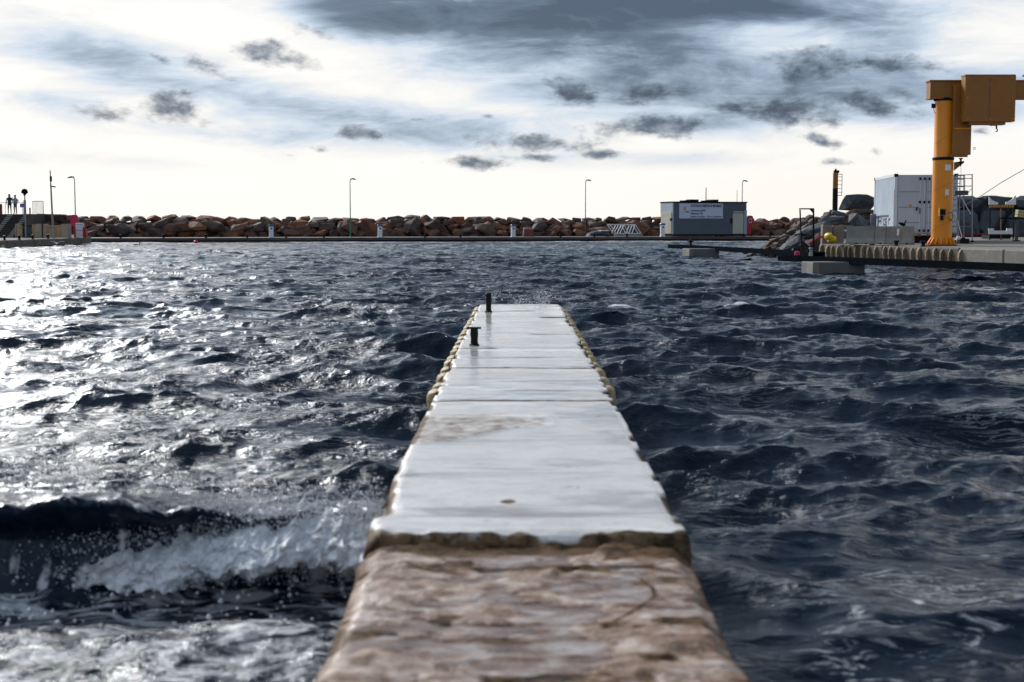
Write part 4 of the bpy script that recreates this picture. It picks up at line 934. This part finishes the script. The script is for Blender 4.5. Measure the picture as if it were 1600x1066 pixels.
for oi_, px in enumerate((1331, 1361, 1399, 1441)):
    c = copy_tree(sb); c['label'] = 'low black bollard on the ribbed quay edge, ' + ('under the left barrier', 'between the left and middle barriers', 'below the bird on the barrier', 'just left of the crane foot')[oi_]; c['group'] = 'bollards on the right quay'
    s = rs_at(px, .5); c.location = rq(s, .5, .83); c.scale = (1, 1, .7)

def loc_box(e, name, m_, x0, x1, yt, yb, d, depth, y_off=0., bev=0):
    "a box whose front, seen from the viewpoint, covers the given picture span at distance d"
    a = P(x0, yt, d) - e.location; c = P(x1, yb, d) - e.location
    b = MB(); (b.bevbox(a.x, c.x, y_off, y_off + depth, c.z, a.z, bev) if bev else b.box(a.x, c.x, y_off, y_off + depth, c.z, a.z))
    return b.build(name, m_, e)
# crane
CD = 62.0; cb = P(1470.5, 381, CD); cr = empty('jib_crane', (cb.x, CD, rz(4) - .03), 0, 'tall orange yellow jib crane with thick column and boxy hoist head', 'crane')
def cl(px, py, y=0.): v = P(px, py, CD); return (v.x - cb.x, y, v.z - cr.location.z)
zl = lambda py: cl(1470, py)[2]
r1, r2 = .435, .405
MB().lathe([(r1, .06), (r1, zl(249)), (r2 + .01, zl(248)), (r2, zl(247)), (r2, zl(158))], n=40).build('column', 'yellow_paint', cr, True, 30)
MB().lathe([(.66, 0), (.66, .06), (.42, .06)], n=36).build('base_plate', 'yellow_dull_shaded', cr, True, 30)
for i in range(16):
    a = 2 * math.pi * i / 16; b = MB(); b.prism([(r1 - .01, .06), (.63, .06), (.60, .14), (r1 + .03, .34), (r1 - .01, .34)], 'y', -.022, .022); b.build('gusset', 'yellow_paint', cr, rot=(0, 0, a + .1))
MB().lathe([(.0, -.10), (.76, -.10), (.76, -.005), (0, -.005)], n=28).build('foot_ring', 'black_metal', cr)
MB().lathe([(r2 + .02, zl(251)), (r2 + .055, zl(250)), (r2 + .055, zl(247)), (r2 + .02, zl(246))], n=40).build('clamp_band', 'black_metal', cr, True)
MB().lathe([(r2 + .05, zl(158)), (r2 + .05, zl(156)), (r2 - .03, zl(155)), (r2 - .03, zl(153.5))], n=40).build('slewing_ring', 'dark_steel', cr, True)
def cbox(name, m_, x0, x1, yt, yb, y0, y1, bev=0.):
    # picture span measured at the box's own front
    k_ = (CD + y0) / CD
    a = P(x0, yt, CD + y0) - cr.location; c = P(x1, yb, CD + y0) - cr.location
    b = MB(); (b.bevbox(a.x, c.x, y0, y1, c.z, a.z, bev) if bev else b.box(a.x, c.x, y0, y1, c.z, a.z)); return b.build(name, m_, cr)
o = cbox('jib_beam', 'yellow_dull_shaded', 1454, 1760, 126, 153.5, -.30, .30); cbox('beam_plate', 'yellow_dull_shaded', 1455.5, 1492, 134, 153, -.34, -.302)
cbox('flange', 'yellow_dull_shaded', 1453, 1760, 125, 127, -.36, .36); cbox('flange', 'yellow_dull_shaded', 1453, 1760, 152.5, 154.5, -.345, .345)
cbox('trolley_case', 'yellow_dull_shaded', 1491, 1517, 133, 242, -.62, -.345, .03); cbox('case_foot', 'yellow_dull_shaded', 1484, 1512, 242, 245.5, -.58, -.36)
cbox('hoist_housing', 'yellow_dull_shaded', 1509, 1586, 117.5, 190, -1.25, -.66, .025); cbox('housing_foot', 'yellow_dull_shaded', 1515, 1571, 190, 195, -1.15, -.7)
cbox('housing_roof', 'yellow_dull_shaded', 1508.5, 1587, 116.5, 118.5, -1.28, -.64)
for i in range(24):   # flange bolts and head bolts
    a = 2 * math.pi * i / 24; MB().lathe([(.022, 0), (.022, .035)], n=6).build('bolt', 'dark_steel', cr, loc=(.60 * math.cos(a), .60 * math.sin(a), .06)) if i % 3 else None
for (x_, yt_) in ((1512, 121), (1582, 121), (1512, 186), (1582, 186), (1547, 121), (1547, 186), (1512, 153), (1582, 153)):
    v_ = P(x_, yt_, CD - 1.25) - cr.location; MB().lathe([(.03, 0), (.03, .02), (.015, .03)], n=8).build('bolt', 'yellow_paint', cr, loc=(v_.x, -1.25, v_.z), rot=(math.pi / 2, 0, 0))
cbox('panel_seam', 'rust', 1546.3, 1546.8, 119, 189, -1.256, -1.251); cbox('case_strap', 'yellow_paint', 1491, 1517, 200, 202, -.632, -.621)
b = MB(); b.tube(cl(1586, 123, -.9), cl(1592, 119, -.9), .03); b.build('lifting_pin', 'dark_steel', cr)
b = MB(); b.box(cl(1541, 0)[0], cl(1550, 0)[0], -1.0, -.85, zl(199), zl(193)); b.tube(cl(1545.5, 198, -.93), cl(1545.5, 204, -.93), .035); b.build('hook_block', 'black_metal', cr)
b = MB(); x_, _, z_ = cl(1546, 206, -.93); b.path([(x_, -.93, z_ + .06), (x_ + .04, -.93, z_), (x_, -.93, z_ - .06), (x_ - .05, -.93, z_ - .03)], .022); b.build('hook', 'black_metal', cr)
b = MB(); x_, _, z_ = cl(1496, 246, -.47); b.lathe([(.07, -.05), (.10, -.08), (.04, -.12), (.04, -.20), (.12, -.24), (.03, -.30), (.02, -.42)], (x_, -.47, z_), 10); b.build('swivel', 'black_metal', cr, True)
MB().prism([(0, 0), (.42, .06), (.42, -.02), (0, -.36)], 'y', -.03, .03).build('bracket', 'yellow_dull_shaded', cr, loc=(r1 - .02, -.2, zl(254)))
MB().tube(cl(1496, 262, -.47), cl(1497, 292, -.47), .008, n=5).build('chain', 'grey_steel', cr)
b = MB()
for i in range(10):
    a0, a1 = 2 * math.pi * i / 10, 2 * math.pi * (i + 1) / 10; x_, _, z_ = cl(1516.5, 233, -.5); b.tube((x_ + .05 * math.cos(a0), -.5, z_ + .05 * math.sin(a0)), (x_ + .05 * math.cos(a1), -.5, z_ + .05 * math.sin(a1)), .012, n=5)
b.build('ring', 'yellow_dull_shaded', cr)
cbox('motor_box', 'black_metal', 1456, 1462, 162, 169, -.46, -.38); b = MB(); b.path([cl(1456, 164, -.42), cl(1454, 170, -.44), cl(1455, 176, -.42), cl(1457.5, 179, -.4)], .012); b.build('cable_loop', 'black_metal', cr)
def curved_plate(x0, x1, yt, yb, m_, nm):
    b = MB(); a0 = math.asin(max(-1, (x0 - 1470.5) * CD / F / r1)); a1 = math.asin((x1 - 1470.5) * CD / F / r1); vs = []
    for i in range(5):
        a = a0 + (a1 - a0) * i / 4
        for rr in (r1 + .004, r1 + .012):
            for zz in (zl(yb), zl(yt)): vs.append((rr * math.sin(a), -rr * math.cos(a), zz))
    fs = []
    for i in range(4):
        k_ = i * 4; fs += [(k_ + 2, k_ + 6, k_ + 7, k_ + 3), (k_, k_ + 1, k_ + 5, k_ + 4), (k_ + 1, k_ + 3, k_ + 7, k_ + 5), (k_, k_ + 4, k_ + 6, k_ + 2)]
    fs += [(0, 2, 3, 1), (16, 17, 19, 18)]; b.add(vs, fs); b.build(nm, m_, cr)
curved_plate(1469, 1478, 258, 267, 'white_paint', 'notice_plate'); curved_plate(1470, 1475.5, 296, 305.5, 'white_paint', 'notice_plate')
cbox('control_box', 'orange_print', 1468, 1477.5, 325, 338, -.56, -.44); cbox('control_panel', 'black_metal', 1469.5, 1477, 327, 336, -.60, -.562); cbox('pendant_control', 'black_metal', 1469.5, 1474, 337, 344, -.58, -.46)
b = MB(); b.path([cl(1477, 334, -.5), cl(1481, 331, -.5), cl(1484, 338, -.45), cl(1481, 346, -.45), cl(1476, 340, -.5)], .012); b.build('pendant_cable', 'black_metal', cr)
for (yy, hh) in ((215, .55), (290, .5), (350, .6)):   # weld spiral on the column
    b = MB(); pts = []
    for i in range(12):
        a = -1.3 + 2.6 * i / 11; rr = (r2 if yy < 247 else r1) + .002; pts.append((rr * math.sin(a), -rr * math.cos(a), zl(yy) + hh * (i / 11 - .5)))
    b.path(pts, .006, 4); b.build('weld_seam', 'rust', cr)
props(MB().path([Vector(p) for p in (P(1478, 335, 61.2), P(1500, 325, 61.4), P(1530, 308, 61.8), P(1565, 285, 62.3), P(1600, 265, 62.8), P(1720, 190, 64.8))], .016, 5).build('cable', 'grey_steel'), 'thin cable running up from the orange crane to the right edge of the photo', 'cable')

# container
kd = 68.0; c0 = P(1397, 369, kd); ct = empty('shipping_container', (c0.x, kd, c0.z), -R(5.4), 'white blue shipping container with double doors and black graffiti beside the crane', 'container')
CW, CH, CLn = 2.9, 2.95, 6.06
MB().box(.03, CW - .03, .06, CLn, .1, CH - .05).build('shell', 'container_shaded', ct)
b = MB()
n = 22; pts = []
for i in range(n):
    y0 = .16 + (CLn - .3) * i / n; w = (CLn - .3) / n; pts += [(-.005, y0), (-.005, y0 + w * .4), (.028, y0 + w * .5), (.028, y0 + w * .9)]
b.add([(x, y, z) for z in (.16, CH - .14) for x, y in pts], [(i, i + 1, len(pts) + i + 1, len(pts) + i) for i in range(len(pts) - 1)]); b.build('side_panel', 'container_lit', ct)
MB().box(-.02, .05, .1, CLn, 0, .16).build('bottom_rail', 'container_lit', ct); MB().box(-.02, .05, .1, CLn, CH - .14, CH).build('top_rail', 'container_lit', ct)
for (x, y) in ((-.03, -.02), (CW - .14, -.02), (-.03, CLn - .1)):
    MB().box(x, x + .14, y, y + .12, .14, CH - .14).build('corner_post', 'container_lit' if x < 1 else 'container_shaded', ct)
    for z in (0, CH - .14): MB().box(x - .01, x + .16, y - .015, y + .15, z, z + .14).build('corner_casting', 'rust' if z == 0 else 'dark_steel', ct)
MB().box(-.034, -.031, -.01, .07, .3, 2.2).build('rust_strip', 'rust', ct)
for k_, (x0, x1) in enumerate(((.14, CW / 2 - .01), (CW / 2 + .01, CW - .14))):
    dr = MB().box(x0, x1, .0, .055, .15, CH - .14).build('door', 'container_shaded', ct)
    for z in (.62, 1.35, 2.08): MB().box(x0 + .04, x1 - .30 if k_ == 0 else x1 - .04, -.012, -.001, z, z + .035).build('press_line', 'grey_steel', dr)
    for xx in (x1 - .28, x1 - .07) if k_ == 0 else (x0 + .12, x1 - .4):
        MB().tube((xx, -.035, .16), (xx, -.035, CH - .16), .02, n=8).build('lock_rod', 'container_lit', dr)
        for z in (.2, 1.55, CH - .3): MB().box(xx - .04, xx + .04, -.06, -.002, z, z + .12).build('keeper', 'dark_steel', dr)
    if k_ == 0:
        MB().tube((x1 - .28, -.06, 1.05), (x1 - .28, -.06, 1.32), .028).build('door_handle', 'rust', dr); MB().tube((x1 - .45, -.05, 1.22), (x1 - .40, -.05, 1.36), .035).build('padlock', 'black_metal', dr); MB().lathe([(0, 0), (.06, 0), (.06, .03), (0, .03)], n=10).build('sticker', 'orange_print', dr, loc=(.72, -.002, 1.46), rot=(math.pi / 2, 0, 0))
b = MB()   # graffiti strokes on the long side: letters H G
def stroke(y0, z0, y1, z1, w=.05):
    z0 = z0 * .62 + .42; z1 = z1 * .62 + .42
    d_ = Vector((0, y1 - y0, z1 - z0)); L_ = d_.length; d_.normalize(); nn = Vector((0, -d_.z, d_.y)) * w
    a = Vector((-.012, y0, z0)); c = Vector((-.012, y1, z1)); q = [a + nn, a - nn, c - nn, c + nn]; b.add(q + [p + Vector((.008, 0, 0)) for p in q], [(0, 1, 2, 3), (4, 5, 6, 7), (0, 1, 5, 4), (1, 2, 6, 5), (2, 3, 7, 6), (3, 0, 4, 7)])
for s in ((5.6, .18, 5.6, .85), (5.65, .8, 3.6, .86), (3.6, .86, 1.6, .88), (4.7, .2, 4.6, .8), (4.7, .45, 3.9, .5), (3.9, .2, 3.8, .8), (3.1, .6, 2.2, .62), (3.1, .6, 3.2, .2), (3.2, .2, 2.2, .18), (2.2, .18, 2.2, .4), (2.2, .4, 2.7, .4), (1.7, .6, 1.2, .62), (1.7, .2, 1.7, .6)): stroke(*s)
b.build('graffiti', 'navy_print', ct)
o = MB().box(.1, CW - .1, .2, CLn - .2, -.26, 0).build('bearer', 'black_metal', ct)
for x in np.arange(.15, CW - .2, .45): MB().box(x, x + .2, -.012, .012, .0, .09).build('warning_stripe', 'yellow_dull_shaded', ct)
# ladder by the container right edge
ld = empty('ladder', (P(1491, 370, 66).x, 66, rz(8)), 0, 'grey ladder standing against the right edge of the shipping container', 'ladder')
for x in (-.16, .2): MB().tube((x, 0, 0), (x, 0, 3.1), .025).build('stile', 'grey_steel', ld)
for i in range(12): MB().tube((-.16, 0, .2 + i * .25), (.2, 0, .2 + i * .25), .014, n=5).build('rung', 'grey_steel', ld)
# scaffold
sf = empty('scaffold_tower', (P(1506, 377, 65).x, 65, rz(8)), 0, 'light scaffold tower with guard rails and dark platform right of the crane', 'scaffold')
def spt(px, py, y=0.): v = P(px, py, 65) - sf.location; return (v.x, y, v.z)
for (px, yt) in ((1495.5, 273), (1519, 272)):
    for y in (0, 1.2): MB().tube(spt(px, yt, y), spt(px, 377, y), .025, n=7).build('upright', 'grey_steel', sf)
MB().tube(spt(1507.5, 273), spt(1507.5, 299), .015, n=5).build('guard_post', 'grey_steel', sf)
for yy in (273, 279, 291, 354):
    for y in (0, 1.2): MB().tube(spt(1495.5, yy + (1 if yy == 273 else 0), y), spt(1519, yy, y), .018, n=6).build('guard_rail', 'grey_steel', sf)
for (a, c) in (((1500, 305), (1517, 335)), ((1493, 333), (1503, 370)), ((1512, 302), (1519, 294))): MB().tube(spt(*a), spt(*c), .017, n=6).build('brace', 'white_paint', sf)
a = spt(1491, 298); c = spt(1512, 305); MB().box(a[0], c[0], -.1, 1.3, c[2], a[2]).build('platform', 'bin_dark', sf)
for px in (1495.5, 1519): a = spt(px, 377); MB().lathe([(.09, 0), (.09, .05), (.03, .10)], (a[0], 0, 0), 10).build('wheel_foot', 'black_metal', sf)
# jersey barriers
jp = [(0, 0), (.60, 0), (.60, .07), (.44, .28), (.39, .82), (.21, .82), (.16, .28), (0, .07)]
ja = Vector((P(1323, 380, 66).x, 66, rz(3.5))); dr_ = Vector((math.cos(.42), -math.sin(.42), 0))
for i, (t0, t1, lab) in enumerate(((0, 1.28, 'paler long concrete road barrier at the left of the row by the container'), (1.30, 1.78, 'short middle concrete road barrier in the row by the container'), (1.80, 3.02, 'grey concrete road barrier at the right of the row with a bird on it'))):
    e = empty('concrete_barrier', ja + dr_ * t0 + Vector((0, 0, -.02)), -.42, lab, 'road barrier', 'concrete barriers beside the container')
    b = MB(); b.prism([(y - .3, z) for y, z in jp], 'x', 0, t1 - t0); b.build('body', 'jersey_grey', e)
    for xx in ([.45, .9] if t1 - t0 > 1 else [.24]): MB().box(xx, xx + .09, -.306, -.29, 0, .065).build('slot_shade', 'black_metal', e)  # black blocks painted in for the shade inside the base notches
    if i == 2: MB().lathe([(.0, 0), (.05, .02), (.055, .3), (0, .33)], n=10).build('white_float', 'white_paint', e, True, loc=(.55, -.26, .38), rot=(-.2, 0, 0))
q = ja + dr_ * 2.5 + Vector((0, 0, .80)); bird('pigeon', q, .75, 'small dark bird perched on the right end of the concrete barriers')
# concrete slabs, yellow lamp buoy
e = empty('concrete_slabs', (P(1285, 378, 70).x, 70, rz(2) - .05), 0, 'two upright weathered concrete slabs behind the yellow buoy', 'slabs')
for (x0, x1, yt, yy) in ((0, 15, 348, 0), (17, 35.5, 349, .25)): MB().bevbox(x0 * 70 / F, x1 * 70 / F, yy, yy + .5, 0, (378 - yt) * 70 / F, .05).build('slab', 'quay_block', e, rot=(0, .01, 0))
e = empty('marker_buoy', P(1296, 371, 67.5), 0, 'yellow marker buoy with two rounded drums lying before the concrete slabs', 'buoy')
MB().lathe([(0, -.22), (.12, -.21), (.17, -.10), (.17, .10), (.12, .21), (0, .22)], n=18).build('drum', 'buoy_yellow', e, True, loc=(-.04, 0, .05), rot=(math.pi / 2, 0, .3)); MB().lathe([(0, -.2), (.13, -.19), (.15, 0), (.13, .19), (0, .2)], n=18).build('drum', 'buoy_yellow', e, True, loc=(.12, .05, -.09), rot=(0, math.pi / 2, .2)); MB().lathe([(.0, 0), (.03, 0), (.03, .02), (0, .02)], n=8).build('plug', 'black_metal', e, loc=(-.09, -.24, .05), rot=(math.pi / 2, 0, 0))
props(MB().path([P(1264, 381, 70), P(1272, 376, 70), P(1280, 371, 70), P(1284, 370, 70)], .07, 8).build('rope_coil', 'rope_red'), 'dark red rope bundle on the rocks left of the yellow buoy', 'rope')
# davit frame
df = empty('davit_frame', (P(1261, 391, 66).x, 66, P(1261, 391, 66).z), 0, 'dark metal portal frame standing over the walkway in front of the rocks', 'frame')
def dp(px, py): v = P(px, py, 66) - df.location; return (v.x, 0, v.z)
MB().tube(dp(1250, 328), dp(1252.5, 392), .035, n=6).build('post', 'black_metal', df); MB().tube(dp(1271, 326), dp(1271, 390), .04, n=6).build('post', 'dark_steel', df); MB().tube(dp(1248.5, 326.5), dp(1272, 326.5), .03, n=6).build('beam', 'dark_steel', df)
a, c, d3 = dp(1264.5, 327), dp(1271, 327), dp(1271, 334); MB().prism([(a[0], a[2]), (c[0], c[2]), (d3[0], d3[2])], 'y', -.02, .02).build('gusset', 'dark_steel', df)
# rock pile
rp = empty('rock_pile', P(1260, 395, 80), 0, 'sloping heap of grey and brown slabs between the far quay and the container', 'rock pile')
def prock(px, py, d, w, h, m_=None, ry=0., rz_=0., nm='rock'):
    me = (m_ or grocks)[rnd.randrange(len(m_ or grocks))]
    return inst(nm, me, rp, P(px, py, d) - rp.location, (rnd.uniform(-.2, .2), ry, rz_), (w * d / F / 2, (w + h) * .5 * d / F / 2, h * d / F / 2))
for py in range(398, 330, -7):
    xl = np.interp(py, [330, 340, 352, 365, 380, 392, 398], [1305, 1262, 1238, 1226, 1196, 1178, 1182]); xr = 1292 if py > 384 else (1376 if py < 350 else 1330)
    d = np.interp(py, [330, 365, 398], [86, 80, 78]); x = xl
    while x < xr:
        w = rnd.uniform(16, 30) * (.7 if py > 380 else 1); h = rnd.uniform(8, 13)
        prock(x + w * .4, py + rnd.uniform(-2, 2), d + rnd.uniform(-.6, .6), w, h, ry=-.45 + rnd.gauss(0, .22) if x < 1290 else rnd.gauss(0, .3), rz_=rnd.uniform(-.5, .5)); x += w * .62
prock(1270, 358, 77.5, 60, 12, slabs, -.32, .1); prock(1300, 343, 79, 46, 9, slabs, -.12, 0.); prock(1237, 380, 77, 44, 9, slabs, -.55, .1); prock(1275, 378, 76, 34, 24, None, .1, .3); prock(1244, 357, 84, 26, 22, brocks, .3, .3)
for i in range(12):
    prock(1312 + i * 6, 333 + (i % 3) * 6, 82.5, rnd.uniform(22, 32), rnd.uniform(9, 13))
for i in range(26):   # loose stones at the waterline
    prock(1165 + i * 4.4 + rnd.uniform(-3, 3), 398 - i * .1 + rnd.uniform(-3, 1.5), 78, rnd.uniform(7, 14), rnd.uniform(4, 7), ry=rnd.gauss(-.2, .3))
o = inst('boulder', rock_mesh(301, 'boulder', 'slate_boulder', 34, .05, q=11), None, P(1343, 317, 84), (0, .03, .45), (1.06, .95, .50)); props(o, 'big squared dark green grey boulder on top of the pile left of the container', 'boulder')
o = inst('boulder', rock_mesh(305, 'boulder', 'slate_boulder', 14, .05), None, P(1341, 347, 74), (.3, .5, .3), (.62, .5, .42)); props(o, 'tilted blue grey boulder just behind the concrete barriers', 'boulder')
props(MB().lathe([(.14, 0), (.15, .05), (.15, 1.25), (.11, 1.3), (0, 1.32)], n=16).build('drum', mat('purple_grey', (.10, .10, .15), .6), None, True, loc=(P(1364.5, 345, 73).x, 73, rz(12))), 'narrow dark purple upright cylinder between the boulder and the container', 'drum')
# beacon
be = empty('harbour_beacon', P(1304.5, 331, 92), 0, 'black and yellow harbour beacon post with side ladder cage on the rocks', 'beacon')
kb = 92 / F
MB().lathe([(.17, -.5), (.17, 36 * kb)], n=18).build('lower_post', 'black_metal', be, True); MB().lathe([(.165, 36 * kb), (.165, 60 * kb), (.05, 62 * kb)], n=18).build('upper_post', 'yellow_dull_shaded', be, True)
MB().bevbox(-.12, .22, -.12, .12, 60 * kb, 64 * kb, .03).build('lantern_bracket', 'black_metal', be); MB().lathe([(.06, 64 * kb), (.06, 66 * kb), (.02, 66.5 * kb)], n=10).build('lantern', 'black_metal', be)
b = MB(); b.path([(.15, 0, 58 * kb), (.42, 0, 58 * kb), (.42, 0, 25 * kb), (.15, 0, 25 * kb)], .02, 5); b.build('cage', 'dark_steel', be)
for i in range(5): MB().tube((.15, 0, (30 + i * 6) * kb), (.42, 0, (30 + i * 6) * kb), .014, n=5).build('rung', 'dark_steel', be)
# big block wall on the right
wl = empty('boulder_wall', (P(1550, 370, 84).x, 84, rz(20)), 0, 'wall of huge dark slate blocks stacked in two tiers behind the boatyard at right', 'rock wall')
x = 1478; 
for (yt, yb, off) in ((306, 327, .35), (329, 372, 0.)):
    x = 1484 if off else 1478
    while x < 1900:
        w = rnd.uniform(42, 70); cx = x + w / 2
        o = inst('block', slabs[rnd.randrange(8)], wl, P(cx, (yt + yb) / 2, 84 + off + rnd.uniform(-.15, .15)) - wl.location, (0, rnd.gauss(0, .03), rnd.choice((0, math.pi)) + rnd.gauss(0, .08)), (w * 84 / F / 2 * .98, .9, (yb - yt) * 84 / F / 2 * 1.02)); x += w * .93
MB().box(-3.4, 12, .2, 1.2, -.2, 2.3).build('rubble_core', 'slate_boulder', wl)
# boat cradle
bc = empty('boat_cradle', (P(1564, 375, 72).x, 72, rz(12)), 0, 'boat cradle with white notched end boards and an orange slatted bar', 'boat cradle')
def bp_(px, py): v = P(px, py, 72) - bc.location; return (v.x, v.z)
up_ = [(1546, 306), (1549, 310), (1553, 314), (1559, 316.5), (1572, 316.5), (1578, 314), (1582, 310), (1584, 306), (1588, 306), (1588, 320), (1546, 320)]
vs = up_; b = MB(); b.prism([bp_(*p) for p in [(1545, 308), (1549, 312), (1555, 315.5), (1559, 316), (1559, 320), (1545, 320)]], 'y', -.05, .03); b.build('end_board', 'white_paint', bc)
b = MB(); b.prism([bp_(*p) for p in [(1571, 316), (1577, 314.5), (1582, 311), (1584, 307), (1587, 306), (1587, 320), (1571, 320)]], 'y', -.05, .03); b.build('end_board', 'white_paint', bc)
b = MB(); b.prism([bp_(*p) for p in [(1544, 357), (1552, 357), (1553, 360.5), (1572, 360.5), (1573, 357), (1581, 357), (1582, 366), (1545, 366)]], 'y', -.05, .03); b.build('lower_board', 'white_paint', bc)
a, c = bp_(1546, 320), bp_(1584, 325); MB().box(a[0], c[0], -.03, .05, c[1], a[1]).build('slat_bar', 'rust', bc)
for i in range(9):
    xx = a[0] + (c[0] - a[0]) * (i + .2) / 9; MB().box(xx, xx + .08, -.045, -.031, c[1] + .03, a[1] - .03).build('slat', 'orange_print', bc)
for px in (1546.5, 1564, 1583): p0, p1 = bp_(px, 325), bp_(px, 375); MB().tube((p0[0], 0, p0[1]), (p1[0], 0, 0), .035, n=6).build('post', 'rust' if px == 1564 else 'black_metal', bc)
a, c = bp_(1548, 367), bp_(1580, 373); MB().box(a[0], c[0], .1, 1.4, .03, .3).build('base', 'black_metal', bc)
tb = empty('crate_stand', (P(1590, 377, 68).x, 68, rz(9)), 0, 'dark work stand carrying a tilted pale yellow slatted crate at the right edge', 'stand')
MB().box(-.13, .0, -.06, .06, 0, 1.05).build('post', 'bin_dark', tb); MB().box(-.75, .6, -.1, .5, 1.05, 1.12).build('top', 'dark_steel', tb)
for i in range(3): MB().bevbox(-.22, .26, -.12, .3, 1.14 + i * .12, 1.24 + i * .12, .015).build('crate_slat', mat('pale_yellow', (.45, .38, .18), .7), tb, rot=(0, .12, 0))
MB().lathe([(0, 0), (.2, 0), (.2, .04), (0, .04)], n=12).build('foot', 'black_metal', tb, loc=(-.06, 0, 0))
props(MB().path([P(1495, 366, 70), P(1545, 366.5, 70)], .03, 6).build('hose', 'rope_red'), 'dark red hose stretched low between the scaffold and the boat cradle', 'hose')
for i, (px, py, d, s, col) in enumerate(((1497, 371, 64.5, .2, 'white_paint'), (1505, 376, 64, .25, 'black_metal'), (1487, 377, 63.6, .22, 'dark_steel'))):
    e = empty('gear_box', (P(px, py, d).x, d, rz(5)), .3 * i, ('small white fender lying at the foot of the scaffold', 'black gear box between the crane foot and the scaffold wheel', 'dark coil of gear lying just right of the crane foot')[i], 'gear')
    if i == 0: e.name = 'boat_fender'; MB().lathe([(0, -.2), (.09, -.16), (.12, 0), (.09, .16), (0, .2)], n=12).build('body', col, e, True, loc=(0, 0, .16), rot=(.5, 0, 0)); MB().lathe([(.0, 0), (.03, 0), (.03, .05), (0, .05)], n=6).build('eye', 'black_metal', e, loc=(0, 0, .33))
    elif i == 1: MB().bevbox(-s, s, -.15, .15, 0, .22, .04).build('body', col, e); MB().box(-.08, .08, -.03, .03, .22, .27).build('handle', 'dark_steel', e)
    else:
        b = MB()
        for k_ in range(3): b.path([(.2 * math.cos(t_ * .785) * (1 - .1 * k_), .2 * math.sin(t_ * .785) * (1 - .1 * k_), .03 + .05 * k_) for t_ in range(9)], .03, 6)
        e.name = 'rope_coil'; b.build('coil', col, e, True)
# walkways on floats
def walkway(a, c, w, label):
    a = Vector(a); c = Vector(c); d_ = c - a; L_ = d_.length
    e = empty('floating_walkway', a, math.atan2(d_.y, d_.x), label, 'walkway')
    for s in (-1, 1): MB().box(0, L_, s * w / 2 - .04, s * w / 2 + .04, -.22, .0).build('side_beam', 'dark_steel', e)
    n = int(L_ / .22)
    for i in range(n): MB().box(i * L_ / n + .012, (i + 1) * L_ / n - .012, -w / 2 + .041, w / 2 - .041, -.07, -.015).build('plank', 'walk_plank', e)
    return e
wa = P(1226, 399, 55.6); wb = P(1700, 417, 41); w1 = walkway(wa, wb, .55, 'nearer dark walkway on concrete float running out of the photo at right')
wc = P(1052, 382, 86); wd = P(1278, 393.5, 63); w2 = walkway(wc, wd, .6, 'farther dark walkway leading out from the rock pile over a concrete float')
def float_box(x0, x1, yt, yb, d, label, dep):
    a = P(x0, yb, d); c = P(x1, yt, d); e = empty('pontoon_float', (a.x, d, 0), .12, label, 'float', 'concrete floats under the walkways')
    MB().bevbox(0, c.x - a.x, 0, dep, -.4, c.z, .03).build('body', 'pontoon_concrete', e); MB().box(-.012, .22, -.012, dep * .5, -.38, c.z - .04).build('worn_corner', 'concrete', e)
float_box(1270, 1355, 410, 428, 51.0, 'pale concrete float under the nearer dark walkway', 1.3); float_box(1077, 1125, 389, 402, 76.5, 'small concrete float under the farther dark walkway', 1.6)
for (px, py, d) in ((1079, 382, 83), (1267, 399, 55)):
    e = empty('mooring_cleat', P(px, py, d) , 0, ('black cleat post at the outer end of the farther walkway' if px < 1100 else 'small steel cleat post on the nearer walkway beside the portal frame'), 'cleat')
    MB().lathe([(.1, -.12), (.08, .0), (.06, .22), (.10, .26), (.05, .3)], n=10).build('post', 'black_metal' if px < 1100 else 'grey_steel', e, True); MB().tube((-.16, 0, .16), (.16, 0, .16), .03).build('crossbar', 'black_metal', e)
mast_ = MB().lathe([(.0, -.1), (.1, -.08), (.12, 0), (.1, .1), (0, .13)], n=12).build('float', 'magenta_red', None, True, loc=P(1245.5, 397, 60)); props(mast_, 'tiny pink float on the water by the two walkways', 'float')
